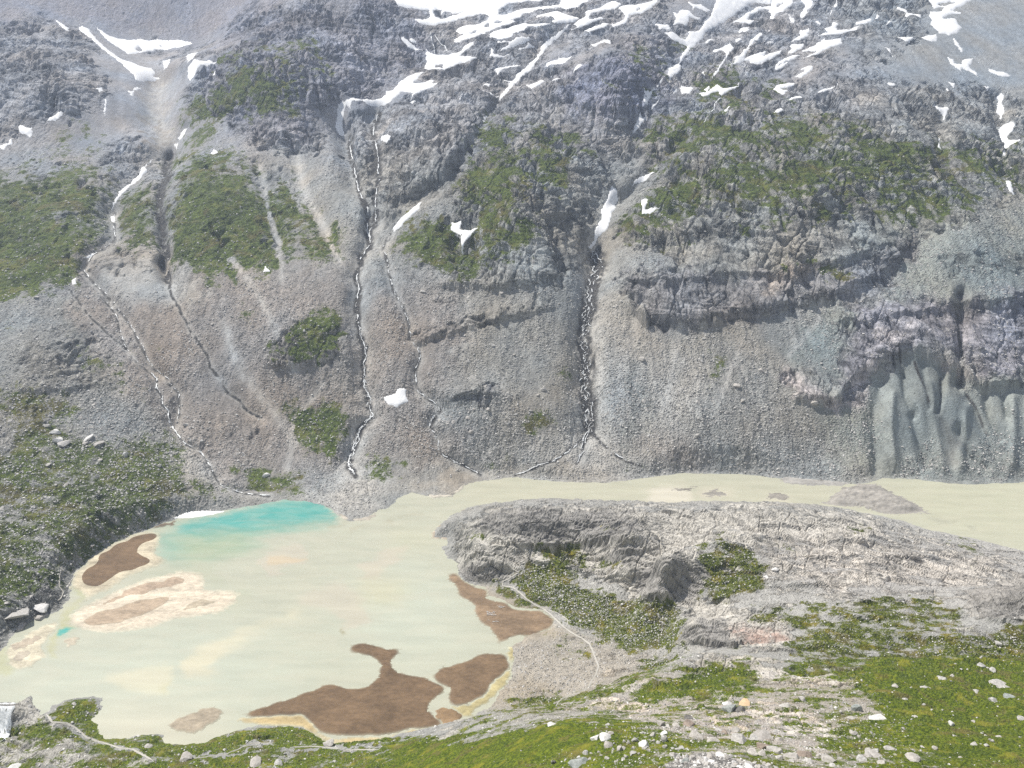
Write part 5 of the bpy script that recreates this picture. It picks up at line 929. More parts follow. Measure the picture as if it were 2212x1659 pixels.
FLATS = [
('mudflat', 'large dark brown mudflat with a fish tail spit along the near shore', t02(1560,1320, 1600,1290, 1760,1245, 1900,1210, 2000,1160, 2100,1120, 2160,1115, 2212,1140) + t12(40,1140, 180,1125, 250,1060, 255,1000, 200,940, 60,910, 55,860, 130,850, 220,860, 290,890, 390,890, 370,930, 325,970, 330,1010, 400,1050, 560,1080, 640,1120, 665,1150, 640,1190, 560,1240, 555,1290, 610,1330, 650,1370, 640,1395, 560,1405, 440,1410, 300,1450, 0,1450) + t02(2080,1440, 2010,1370, 1960,1310, 1800,1325, 1620,1340), BRN, .5, 6),
('mudflat', 'dark brown mudflat between two channels beside the stony fan', t12(570,1070, 640,1010, 830,950, 880,935, 930,905, 1000,930, 1040,910, 1090,930, 1085,1010, 1040,1060, 950,1130, 940,1190, 820,1260, 700,1255, 690,1170, 700,1140, 660,1130), (.18,.12,.07), .45, 5),
('mudflat', 'smooth brown mudflat under the green hollow with pale stone marks on it', t12(700,400, 740,385, 790,450, 860,485, 950,500, 950,560, 1060,580, 1120,630, 1300,635, 1390,690, 1340,760, 1200,810, 1160,800, 1100,820, 1040,840, 1010,870, 990,810, 950,740, 880,690, 860,640, 860,600, 830,590, 770,550, 740,480, 700,440), (.235,.165,.105), .45, 5),
('mudflat', 'brown mudflat patch at the end of the yellow channel', t12(640,1260, 760,1290, 780,1330, 720,1380, 660,1390, 610,1330, 600,1290), (.27,.18,.10), .4, 4),
('sandbank', 'pale sand rim along the near shore under the large mudflat', t02(1560,1340, 1960,1310, 2080,1440, 2212,1480) + t12(0,1460, 300,1460, 440,1415, 640,1400, 720,1380, 600,1440, 400,1465, 300,1505, 0,1515) + t02(2100,1490, 1960,1395, 1700,1380, 1550,1360), (.46,.36,.19), .18, 3),
('sandbank', 'yellow sandy channel edge between mudflat and stony fan', t12(700,1255, 820,1262, 940,1195, 950,1135, 1040,1065, 1090,1010, 1110,960, 1130,880, 1080,870, 1100,1000, 1100,1080, 1030,1150, 970,1230, 870,1280, 850,1320, 780,1340, 760,1290), (.44,.38,.20), .2, 3),
('mudflat', 'dark brown mudflat on the left shore below the snow bank', t02(530,480, 520,400, 600,330, 640,270, 720,220, 850,160, 970,130, 1040,135, 1010,190, 940,210, 930,240, 880,255, 960,290, 1000,320, 960,350, 850,390, 760,410, 720,440, 620,500, 560,490), BRN, .4, 5),
('mudflat', 'small dark shore strip just left of the snow bank', t02(975,110, 1040,75, 1170,52, 1120,80, 1020,112), (.17,.13,.09), .4, 2),
('sandbank', 'pale sand fringe around the left shore mudflat', t02(435,500, 470,470, 480,400, 560,330, 600,280, 700,215, 850,150, 970,120, 1045,130, 1035,180, 1010,260, 1090,320, 980,370, 900,390, 800,440, 700,510, 600,550, 550,580, 530,520, 480,495), (.52,.46,.34), .2, 3),
('sandbank', 'largest light brown sandbank in the left part of the lake, pale rimmed', t02(440,680, 520,620, 640,560, 820,480, 1000,420, 1180,370, 1300,385, 1330,420, 1300,510, 1500,510, 1560,530, 1530,600, 1400,660, 1150,690, 950,760, 700,790, 540,770, 460,740), (.60,.525,.415), .15, 4),
('sandbank', 'upper light brown streak on the left sandbank', t02(570,640, 700,570, 800,510, 950,460, 1140,420, 1220,435, 1150,480, 1000,510, 800,560, 620,620), (.42,.325,.24), .3, 4),
('sandbank', 'lower light brown streak on the left sandbank', t02(510,700, 620,650, 760,610, 930,560, 1090,540, 1130,560, 1050,620, 900,690, 740,735, 580,745), (.42,.33,.24), .3, 4),
('sandbank', 'small grey brown sand lens right of the light brown streaks', t02(1170,650, 1230,590, 1310,555, 1400,590, 1330,610, 1250,625), (.42,.36,.27), .3, 3),
('sandbank', 'sandbank with two brown spots at the far left shore', t02(40,900, 90,840, 200,780, 330,710, 390,720, 330,780, 280,880, 290,930, 200,1000, 100,1030, 50,980), (.56,.51,.39), .15, 4),
('sandbank', 'upper brown spot on the far left sandbank', t02(60,870, 130,820, 270,800, 270,830, 200,870, 110,915), (.42,.36,.28), .3, 3),
('sandbank', 'lower brown spot on the far left sandbank', t02(75,960, 110,915, 200,900, 190,940, 130,975), (.44,.39,.31), .3, 3),
('sandbank', 'faint brown sand lens right of the turquoise pool', t02(410,840, 470,810, 530,815, 500,850, 440,880), (.46,.41,.32), .2, 3),
('sandbank', 'isolated brown striped sandbank near the bottom shore', t02(1100,1370, 1210,1320, 1300,1280, 1400,1255, 1440,1300, 1410,1350, 1330,1400, 1250,1440, 1130,1410), (.36,.305,.23), .3, 4),
('sandbank', 'grey delta tongue between turquoise water and river mouth', tR(290,660, 320,640, 420,700, 560,720, 740,635, 700,700, 620,745, 480,750, 380,730), (.42,.38,.32), .3, 3),
('sandbank', 'streaked brown sandbank at the left foot of the knoll', tR(1330,840, 1500,740, 1620,640, 1700,600, 1830,620, 1960,620, 2000,640, 1800,780, 1700,840, 1560,890, 1470,940, 1340,930, 1300,930), (.40,.34,.27), .3, 3),
('sandbank', 'pale ribbed shoal on the far side of the river mouth', tR(1080,430, 1300,360, 1450,330, 1640,330, 1640,390, 1540,470, 1330,497, 1200,440), (.50,.46,.39), .3, 3),
('gravel_bar', 'round dark gravel islet in the river, leftmost of three', tS(385,175, 480,158, 560,158, 500,185, 420,188), (.27,.25,.22), .9, 2),
('gravel_bar', 'round dark gravel islet in the river, middle of three', tS(595,205, 680,178, 750,195, 780,215, 700,232, 620,225), (.29,.27,.24), 1.2, 2),
('gravel_bar', 'round dark gravel islet in the river, rightmost of three', tS(1035,230, 1070,200, 1150,195, 1215,228, 1190,250, 1080,250), (.27,.25,.22), 1.4, 2),
('gravel_bar', 'large grey gravel island lying across the river at right', tS(1420,268, 1500,265, 1510,235, 1570,180, 1700,140, 1850,150, 1950,200, 2050,245, 2130,290, 2212,340, 2080,352, 2000,362, 1860,340, 1740,300, 1500,290), (.33,.31,.28), 3.0, 3),
('gravel_bar', 'flat grey gravel spit at the far shore of the river', tS(1150,120, 1200,75, 1400,80, 1560,110, 1640,130, 1600,150, 1400,150, 1250,135), (.36,.345,.32), .5, 3),
]
taken = np.zeros(H.shape, np.int32)
for i_, (nm_, lb, pts, colr, hgt, soft) in enumerate(FLATS):
    p = np.array(pts); x0, y0 = p.min(0) - 4; x1, y1 = p.max(0) + 4
    sel = np.where((lu > x0) & (lu < x1) & (lv > y0) & (lv < y1) & (SD < 6) & (YG < 640))
    mm = np.zeros(H.shape, bool); ii = inside(lu[sel], lv[sel], pts); mm[sel[0][ii], sel[1][ii]] = True
    sm = boxblur(mm[:, :].astype(f32), int(np.clip(mm.sum() ** .5 / 14, 1, 9 if nm_ == 'sandbank' else 4)) if hgt < .8 else 7) if mm.any() else mm
    lift_ = .03 + .012 * (i_ % 9) + hgt * sst(sm, .5, 1.0) * (1 + (.5 if hgt > .8 else .3) * fbm(XG / 6, YG / 4, 3, 97))
    lift_ = np.where(SD > -1, lift_ + .15, lift_)
    o, used = drape(nm_, mm, M['sand'], lift_.astype(f32), flat0, skirt=.12)
    if o is None: print('flat lost', lb); continue
    cc_ = np.array(colr, f32) * (1 + .4 * fbm(XG / 22, YG / 9, 4, 98).ravel()[used, None] + .28 * fbm(XG / 3, YG / 1.6, 3, 99).ravel()[used, None])
    e_ = sst(sm.ravel()[used], .42, .95 if nm_ == 'sandbank' else .8)[:, None]; rimc = silt.reshape(-1, 3)[used]
    if nm_ != 'gravel_bar': cc_ = cc_ * e_ + (cc_ * .25 + rimc * .75) * (1 - e_)
    attr(o, 'silt', np.concatenate([cc_, np.ones((len(used), 1))], 1)); tag(o, lb, nm_.replace('_', ' '), kind='structure')

# ------------------------------------------------------------------ streams, waterfalls and trails: narrow ribbons laid over the ground
class Ribbon:
    def __init__(s): s.v, s.f = [], []
    def add(s, pts, w, jit=0.0, lift=.5, seed=0, off=0.0, taper=True, step=2.5, gap=.3, wvar=.6):
        pts = np.array(pts, float); seg = np.hypot(*np.diff(pts, axis=0).T); cs = np.concatenate([[0], np.cumsum(seg)])
        n = max(3, int(cs[-1] / step)); t = np.linspace(0, cs[-1], n)
        u = np.interp(t, cs, pts[:, 0]); v = np.interp(t, cs, pts[:, 1])
        ju = (perlin(t / 13 + seed * 7, t * 0 + seed, seed) * 1.0 + perlin(t / 5 + seed * 3, t * 0 + seed, seed + 3) * .6) * jit
        u = u + ju + off; v = v + .4 * jit * perlin(t / 9, t * 0 + 3.1 * seed, seed + 5)
        P3 = [pos(r, c, lift) for r, c in hit(u, v)]
        last = None
        for i in range(n):
            a, b = P3[max(i - 1, 0)], P3[min(i + 1, n - 1)]; d = (b - a)
            if d.length < 1e-5: continue
            side = d.cross(Vector((0, -.5, 1))).normalized()
            dist = (P3[i] - Vector((0, 0, CAMH))).length
            ww = w * dist / F / 2 * max(.25, 1 + wvar * 2.6 * float(perlin(np.array(t[i] / 4), np.array(seed + .5), seed + 9)))
            if taper: ww *= min(1, .3 + i / 6, .3 + (n - 1 - i) / 6)
            if gap and float(perlin(np.array(t[i] / 11), np.array(seed * 1.7 + .3), seed + 11)) + .35 * float(perlin(np.array(t[i] / 3.5), np.array(seed * 1.1), seed)) < gap - .55: last = None; continue
            k = len(s.v); s.v += [P3[i] - side * ww, P3[i] + side * ww]
            if last is not None and (P3[i] - P3[last[1]]).length < 60: s.f.append((last[0], last[0] + 1, k + 1, k))
            last = (k, i)
        return s
    def build(s, name, mat, **kw):
        o = new_mesh(name, [tuple(q) for q in s.v], s.f, mat); tag(o, **kw); return o
r_ = Ribbon(); r_.add(S1[:20], 1.5, 2.2, .9, 1, gap=.1).add(S1[19:], 1.7, 3.0, .8, 2, gap=.15).add(S1[18:30], 1.1, 6, .8, 3, 1.5, gap=.5).add(S1[22:], 1.0, 7, .8, 4, -2, gap=.5).add(S1[-6:], 1.4, 8, .8, 5)
r_.build('stream', M['foam'], label='white main stream tumbling straight down left of centre into the delta', kind='structure')
r_ = Ribbon().add(S2, 2.0, 1.5, .9, 6); r_.build('stream', M['foam'], label='thin white stream joining the main stream from the left', kind='structure')
r_ = Ribbon().add(S3, 1.3, 3, .8, 7, gap=.5).add(S3[8:], .9, 5, .8, 8, gap=.6); r_.build('stream', M['foam'], label='thin broken stream right of the main stream', kind='structure')
r_ = Ribbon()
for q in range(4): r_.add(S4, 1.25 - .12 * q, 7.5, .9, 10 + q, (-6, 6, -1, 2)[q], gap=(.4, .45, .5, .6)[q])
r_.add(S4A, 1.4, 3, .7, 16).add(S4A, 1.0, 5, .7, 17).add(S4B, 1.4, 3, .7, 18).add(S4C, 1.2, 3, .7, 19).add(t11(1560,1200, 1550,1300, 1500,1390), .9, 4, .7, 20)
r_.build('stream', M['foam'], label='braided white stream falling straight down the middle of the mountain', kind='structure')
r_ = Ribbon().add(S5, 1.0, 2, .7, 22, gap=.62).add(S5[8:], .8, 4, .7, 23, gap=.7); r_.build('stream', M['foam'], label='thin broken left hand stream under the snow ribbon', kind='structure')
r_ = Ribbon().add(S6[6:], 1.4, 2, .7, 24, gap=.35).add(S6[:8], .7, 2, .7, 24, gap=.7).add(S6[6:], .8, 4, .7, 25, gap=.6); r_.build('stream', M['foam'], label='thin white stream zigzagging to the turquoise water', kind='structure')
r_ = Ribbon().add(tB(1165,380, 1172,480, 1200,560, 1212,665), 1.6, .8, 1, 26, gap=0); r_.build('waterfall', M['foam'], label='left waterfall thread on the wet rock step high in the centre', cat='waterfall')
r_ = Ribbon().add(tB(1215,420, 1260,500, 1340,570, 1382,668), 1.6, .8, 1, 27, gap=0); r_.build('waterfall', M['foam'], label='right waterfall thread on the wet rock step high in the centre', cat='waterfall')
r_ = Ribbon().add(tD(1270,880, 1230,930, 1160,1020), 1.3, 1, .8, 28).add(tD(1000,1150, 920,1200, 850,1260, 840,1340, 790,1400, 720,1470), 1.8, 1.2, .8, 29); r_.build('stream', M['foam'], label='thin white stream under the ragged snow apron at right', kind='structure')
r_ = Ribbon().add(t02(590,340, 500,380, 470,430, 440,480, 470,500, 520,495, 530,520, 505,560, 535,590, 470,620, 430,680, 420,740), 2.4, 1, .12, 30, gap=0); r_.build('stream', M['trail'], label='yellowish little channel winding along the left shore', kind='structure')
r_ = Ribbon()
for p_ in (t12(1200,1120, 0, 0)[:1],): pass
r_.add(t12(980,990, 960,1020, 860,1050, 760,1100, 690,1140, 650,1190, 600,1210, 555,1240, 555,1290, 610,1340, 645,1380), 2.2, 1.2, .75, 31, taper=False, gap=0); o = r_.build('stream', M['wet'], label='narrow dark creek cutting through the near mudflats', kind='structure')
for i_, (p_, lb) in enumerate(zip(PATHS, ['footpath at the left tip of the rock knoll', 'pale footpath winding through the green hollow and over the stony fan', 'short side footpath looping above the brown mudflat', 'pale footpath from the gorge bridge along the bottom shore', 'footpath crossing the green strip at the bottom', 'footpath in the left bank grass', 'lower footpath bit on the left bank', 'faint footpath behind the foreground hill', 'faint footpath end at the bottom meadow'])):
    rb = Ribbon().add(p_, 3.0 if i_ in (1, 3) else 2.0, .5, .22, 40 + i_, taper=True, wvar=.15, gap=0); rb.build('path', M['trail'], label=lb, kind='structure')

# waterfall in the gorge at the lower left
V_, F_ = [], []
prof = [(1520, 2, 34), (1528, 1, 31), (1538, 2, 27), (1550, 1, 25), (1562, 0, 24), (1574, -3, 23), (1586, -6, 22), (1600, -10, 15)]
for i, (v, ul, ur) in enumerate(prof):
    for j in range(13):
        u = ul - 30 + (ur + 30 - ul) * j / 12 + 1.2 * math.sin(j * 1.7 + i * 1.3) * (j == 12); q = ground(u, v + .8 * math.sin(j * 2.1 + i), .45 + .35 * math.sin(j * 1.9)); V_.append(tuple(q))
for i in range(len(prof) - 1):
    for j in range(12): k = i * 13 + j; F_.append((k, k + 1, k + 14, k + 13))
o = new_mesh('waterfall', V_, F_, M['foam']); tag(o, 'broad white waterfall plunging into the gorge at the lower left corner', 'waterfall')
from mathutils import Matrix, Euler
# ------------------------------------------------------------------ boulders
def rock_mesh(name, seed, sub=2, cuts=11, flat=.7):
    rg = np.random.default_rng(seed); bm = bmesh.new(); bmesh.ops.create_icosphere(bm, subdivisions=sub, radius=1.25)
    pl = []
    for _ in range(cuts):
        n = rg.normal(size=3); n /= np.linalg.norm(n); pl.append((n, rg.uniform(.5, .85)))
    pl.append((np.array([.1, .1, 1.0]) / 1.01, flat))
    for v in bm.verts:
        p = np.array(v.co)
        for n, d in pl:
            e = p @ n - d
            if e > 0: p = p - n * e
        v.co = p
    bmesh.ops.remove_doubles(bm, verts=bm.verts, dist=.02)
    me = bpy.data.meshes.new(name); bm.to_mesh(me); bm.free(); return me
ROCKS = [rock_mesh('boulder', 100 + i, 3 if i < 8 else 2) for i in range(14)]
nb = 0
def boulder(u, v, w, h, label, mat='rock', group='pale boulders scattered over the slopes', cat='boulder', seed=None, rz=None, name='boulder', tilt=.2):
    global nb
    r, c = hit(u, v + h * .25)[0]; p = pos(r, c); dist = (p - Vector((0, 0, CAMH))).length; s = dist / F
    me = ROCKS[(nb * 5 + 3) % 14] if seed is None else ROCKS[seed]; nb += 1
    key = (me.name, mat)
    if key not in _rm:
        m2 = me.copy(); m2.name = name; m2.materials.clear(); m2.materials.append(M[mat]); _rm[key] = m2
    o = bpy.data.objects.new(name, _rm[key]); col_.objects.link(o)
    hh = h * s * .58; ww = w * s * .56
    o.location = p + Vector((0, 0, hh * .25)); o.scale = (ww, ww * random.uniform(.75, 1.05), hh)
    o.rotation_euler = (random.uniform(-tilt, tilt), random.uniform(-tilt, tilt), random.uniform(0, 6.28) if rz is None else rz)
    if rz is None: o.scale = (ww, ww, hh)
    tag(o, label, cat, group); return o
_rm = {}
def place(tile, spec):
    k = tile.k / 1.79385
    for zx, zy, w, h, label, *rest in spec:
        (u, v), = tile(zx, zy); mat = rest[0] if rest else 'rock'
        boulder(u, v, w * k, h * k, label, mat, None if label not in SHARED else SHARED[label])
SH1 = 'pale grey boulder lying on the bright green foreground hill'; SH2 = 'white stone dotting the green meadow at lower right'; SH3 = 'grey boulder in the rough ground above the block field'
SH4 = 'flat pale boulder on the grassy left bank'; SH5 = 'angular grey block in the packed block field at the bottom edge'; SH6 = 'white stone in the green hollow beside the knoll'; SH7 = 'pale rock lying on the scree of the mountain side'
SHARED = {SH1: 'boulders on the green foreground hill', SH2: 'stones in the lower right meadow', SH3: 'boulders above the block field', SH4: 'boulders on the left bank', SH5: 'blocks of the block field', SH6: 'stones in the green hollow', SH7: 'rocks on the scree'}
place(tG, [(650,670,105,88,'square white block, left one of the pair on the green foreground hill','whiterock'), (770,680,125,78,'broad flat pale slab next to the square white block','whiterock'), (838,618,65,42,'small pale boulder leaning behind the broad flat slab'),
 (810,755,85,52,'cracked grey boulder just below the white pair'), (1000,722,42,40,SH1), (1060,737,45,45,SH1), (1140,705,72,62,'tall grey boulder standing alone left of the big white block'), (1245,738,122,92,'largest white block on the green foreground hill','whiterock'),
 (940,800,65,62,'grey boulder at the left end of the small cluster on the hill'), (990,792,60,50,SH1), (1125,812,55,45,SH1), (1265,812,60,55,SH1), (1310,832,46,40,SH1), (1120,862,62,36,SH1), (695,838,42,32,SH1), (545,872,62,52,SH1), (605,846,36,30,SH1),
 (460,922,46,62,'upright pale stone low on the green foreground hill','whiterock'), (415,966,46,32,SH1), (290,946,42,40,SH1), (150,950,52,62,'dark leaning stone in the grass at the bottom edge','darkrock'), (585,936,42,32,SH1), (795,912,56,36,SH1), (720,886,32,34,SH1), (1245,870,40,30,SH1), (1030,905,50,40,SH1), (925,940,30,40,SH1), (1000,935,40,30,SH1), (1185,865,30,25,SH1), (1290,760,40,40,SH1),
 (1370,715,46,50,SH1), (1420,728,42,46,SH1), (1485,700,72,92,'tall grey boulder at the left edge of the block field'), (1500,755,72,60,SH3), (1355,648,62,46,SH3), (1245,612,46,26,SH3), (1480,615,82,72,'pale rounded boulder above the block field','whiterock'), (1540,515,72,62,SH3), (1640,525,112,72,'long grey boulder in the pale rubble band'), (1655,462,52,42,SH3),
 (1800,505,145,72,'broad brown boulder in the pale rubble band','brownrock'), (1805,432,92,36,'low dark boulder just above the broad brown one','darkrock'), (1450,495,90,82,'pale pinkish boulder in the rubble band'), (1910,645,150,80,'large pinkish slab below the brown boulder'), (2100,705,125,88,'big rounded pinkish boulder with a pale foot'), (1720,772,62,46,SH3), (1775,797,56,52,SH3), (1665,807,62,42,SH3), (1600,772,42,32,SH3),
 (1750,965,92,72,'largest grey block inside the block field','bluerock'), (1940,922,92,62,SH5), (2185,555,82,60,SH3), (810,505,70,45,'pale mossy stone near the top of the green hill'), (120,492,130,40,'long flat white stone on the left rim of the green hill','whiterock'), (450,1005,220,50,'mossy grey outcrop cut by the bottom edge','bluerock')])
place(tH, [(280,242,120,62,'orange block on top of the ridge','orange'), (75,315,150,130,'big leaning grey slab left of the dark hollow','bluerock'), (215,318,130,95,'dark rock standing in for the shaded hollow under the orange block','darkrock'), (60,252,105,44,'white stone behind the leaning slab','whiterock'), (975,202,72,52,'grey boulder beside the dark grass patch on the ridge'),  # dark rock takes the place of the shade in the hollow
 (785,278,112,32,'long low pale slab on the ridge path'), (1385,288,48,28,'small white stone on brown turf right of the ridge','whiterock'), (1525,312,42,26,SH3), (1640,305,92,82,'dark green lichen covered boulder on the brown turf','bluerock'), (1450,347,32,50,SH2), (1605,627,72,62,'square grey boulder at the edge of the meadow'), (1670,652,46,32,SH3), (1735,612,42,32,SH3),
 (190,692,185,100,'long whaleback boulder above the block field'), (390,685,92,62,SH3), (480,765,130,112,'dark shaded boulder beside a pale one above the block field','brownrock'), (590,795,125,105,'pale boulder pressed against the dark shaded one'), (690,685,72,62,SH3), (985,872,142,92,'rounded brownish boulder near the bottom edge','brownrock'), (870,905,170,60,'long pale slab left of the rounded brownish boulder'),
 (1300,935,142,105,'large pale boulder at the bottom edge right of the block field'), (1050,948,92,52,SH3), (480,872,92,46,SH3), (380,872,110,60,SH3), (700,835,100,80,SH3), (170,575,100,66,SH3), (20,595,90,60,'brown boulder at the left end of the long slab row','brownrock'), (510,650,240,60,'long tapering grey slab dipping to the right'), (1780,872,92,52,SH3), (1870,872,160,34,'thin long grey slab in the lower meadow edge'),
 (1720,935,100,50,SH3), (2050,812,82,42,SH3), (2090,782,52,42,SH3), (1890,842,70,40,SH3), (1350,1015,90,32,SH3), (685,912,72,42,SH3), (560,1005,60,40,SH5), (850,965,60,40,SH3), (1180,880,60,40,SH3), (1440,930,70,40,SH3), (1560,720,50,30,SH3), (320,600,50,36,SH3), (640,600,50,36,SH3)])
place(t22, [(2008,1220,42,32,'large pale boulder alone in the right meadow'), (2105,1194,54,16,'flat grey slab in the right meadow','bluerock'), (1440,1213,28,14,SH2), (1378,1140,28,15,SH2), (1740,1388,32,30,'upright white boulder in the middle of the lower meadow','whiterock'), (1935,1380,28,20,SH2), (2047,1450,42,26,'pale boulder on a grey mossy spot in the meadow'), (1890,1522,40,30,SH2), (1640,1532,30,22,SH2),
 (1608,1112,25,15,SH2), (1680,1076,50,12,SH2), (1750,1052,26,15,SH2), (1938,978,52,26,'grey boulder at the upper edge of the meadow'), (2010,1018,30,18,SH2), (1900,1170,30,12,SH2), (1500,1610,72,36,'big pale boulder low in the meadow near the bottom'), (1345,1542,62,26,SH2), (600,377,36,25,'white cube like boulder on the knoll top','whiterock'), (612,652,20,14,SH2), (1105,1444,42,30,SH2), (540,419,28,11,'flat white stone below the cube like boulder','whiterock'),
 (2042,848,36,22,SH2), (1290,1640,50,24,SH2), (1550,1530,26,18,SH2), (1970,1515,26,16,SH2), (2010,1505,22,16,SH2), (1800,1590,26,12,SH2), (2190,1345,40,14,SH2), (1430,1410,20,12,SH2), (1510,1340,20,10,SH2), (1880,1350,24,12,SH2), (1760,1465,24,10,SH2), (1560,1250,20,10,SH2), (1970,1470,24,12,SH2), (1240,1440,24,14,SH2), (1090,1340,40,10,SH3), (1250,1350,90,18,'flat white slab of rock at the left meadow edge','whiterock'), (2040,1130,120,16,'row of pale stones across the right meadow'), (1580,1150,60,18,'flat pale outcrop in the upper meadow')])
place(tL, [(415,115,190,105,'largest white boulder on the left bank','whiterock'), (500,335,190,122,'white boulder on the left bank, lower of the bright pair','whiterock'), (1235,290,185,92,'flat white boulder on the left bank, right of the bright pair','whiterock'), (2115,682,105,130,'upright white block in the green of the left bank','whiterock'), (650,410,240,120,SH4), (1470,430,200,92,SH4), (1500,822,100,42,SH4), (1120,430,150,62,SH4), (670,1442,120,52,SH4), (240,955,120,40,SH4), (1340,640,40,34,SH4), (1240,500,60,36,SH4), (2060,1290,60,40,SH4), (640,495,70,26,SH4)])
place(t02, [(280,608,84,26,'long pale slab beside the lower left footpath','whiterock'), (205,543,26,22,SH4), (592,218,26,17,SH4), (48,595,26,14,SH4), (2122,1506,62,38,'grey boulder on the shore at the foot of the green hill'), (100,1632,62,30,'white stone at the lower left corner','whiterock'), (960,1520,36,20,SH4), (1190,1600,66,30,'grey boulder beside the bottom footpath'), (1660,1625,90,34,'pale outcrop in the bottom meadow strip'), (1800,1630,50,26,SH4), (120,660,110,28,SH4), (260,680,60,30,SH4), (130,750,60,26,SH4), (480,1240,30,18,SH4)])
place(t01, [(1730,1414,48,27,'pale boulder above the turquoise water','whiterock'), (1210,1093,32,20,'pale block beside the zigzag stream'), (1375,440,18,14,SH7), (1715,455,16,14,SH7), (240,270,30,8,SH7), (1030,1365,26,20,SH4), (950,1190,18,16,SH4), (610,960,30,16,SH4), (310,1095,34,20,SH4)])
place(t11, [(1945,663,38,26,'pale block alone on the grey scree right of the middle stream'), (1310,862,30,20,SH7), (1272,900,26,20,SH7), (1118,638,22,16,SH7), (840,1135,34,20,SH7), (815,1045,34,16,SH7), (955,990,34,20,SH7), (860,990,18,14,SH7), (1225,1000,26,12,SH7), (1575,770,16,20,'white stone in the middle of the braided stream','whiterock'), (530,230,30,16,SH7), (1035,238,24,12,SH7), (980,580,24,16,SH7), (750,1390,18,14,SH7)])
place(t21, [(505,740,30,24,SH7), (385,940,26,18,SH7), (285,1010,20,14,SH7), (100,1160,34,26,SH7), (165,1330,18,18,SH7), (45,1365,18,16,SH7), (345,1225,16,18,SH7), (350,840,40,30,SH7), (1205,1262,26,16,SH7), (1470,1110,16,14,SH7), (2040,1270,16,14,SH7), (860,950,40,40,SH7), (130,535,20,12,SH7), (835,605,16,12,SH7)])
# the packed block field at the bottom edge, and the white stones of the hollow
def packed(poly, n, n_single, smin, smax, label, group, mats, dmin):
    p = np.array(poly); x0, y0 = p.min(0); x1, y1 = p.max(0); got = []; tries = 0
    while len(got) < n and tries < n * 60:
        tries += 1; u = random.uniform(x0, x1); v = random.uniform(y0, y1)
        if not inside(np.array(u), np.array(v), poly): continue
        s = smin + (smax - smin) * random.random() ** 2
        if any((u - a) ** 2 + (1.5 * (v - b)) ** 2 < (dmin * (s + t_) / 2) ** 2 for a, b, t_ in got): continue
        got.append((u, v, s))
    got.sort(key=lambda g: -g[2] - (20 if g[1] > 1665 else 0) * -1)
    bm = bmesh.new()
    for i, (u, v, s) in enumerate(got):
        if i < n_single and v < 1662: boulder(u, v, s * random.uniform(.9, 1.3), s * random.uniform(.7, 1.0), label, random.choice(mats), group, tilt=.6)
        else:
            r, c = hit(u, v + s * .25)[0]; q = pos(r, c); k = (q - Vector((0, 0, CAMH))).length / F * s * .55
            n0 = len(bm.verts); bm.from_mesh(ROCKS[8 + i % 6]); bm.verts.ensure_lookup_table()
            m3 = Matrix.Translation(q) @ Euler((random.uniform(-.5, .5), random.uniform(-.5, .5), random.uniform(0, 6))).to_matrix().to_4x4() @ Matrix.Diagonal((k, k * .9, k * .8, 1))
            bmesh.ops.transform(bm, matrix=m3, verts=bm.verts[n0:])
    me = bpy.data.meshes.new('small_blocks'); bm.to_mesh(me); bm.free(); me.materials.append(M['rubble']); o = bpy.data.objects.new('small_blocks', me); col_.objects.link(o)
    tag(o, 'countless smaller angular blocks filling the gaps of the block field at the bottom edge', 'stones', kind='stuff')
packed(tG(1560,860, 1800,880, 2212,860, 2400,905, 2700,990, 2960,1040, 2960,1120, 1700,1120, 1600,1000), 230, 88, 4, 14, SH5, SHARED[SH5], ['rock', 'rock', 'whiterock', 'rock'], .66)
print('boulders', nb)

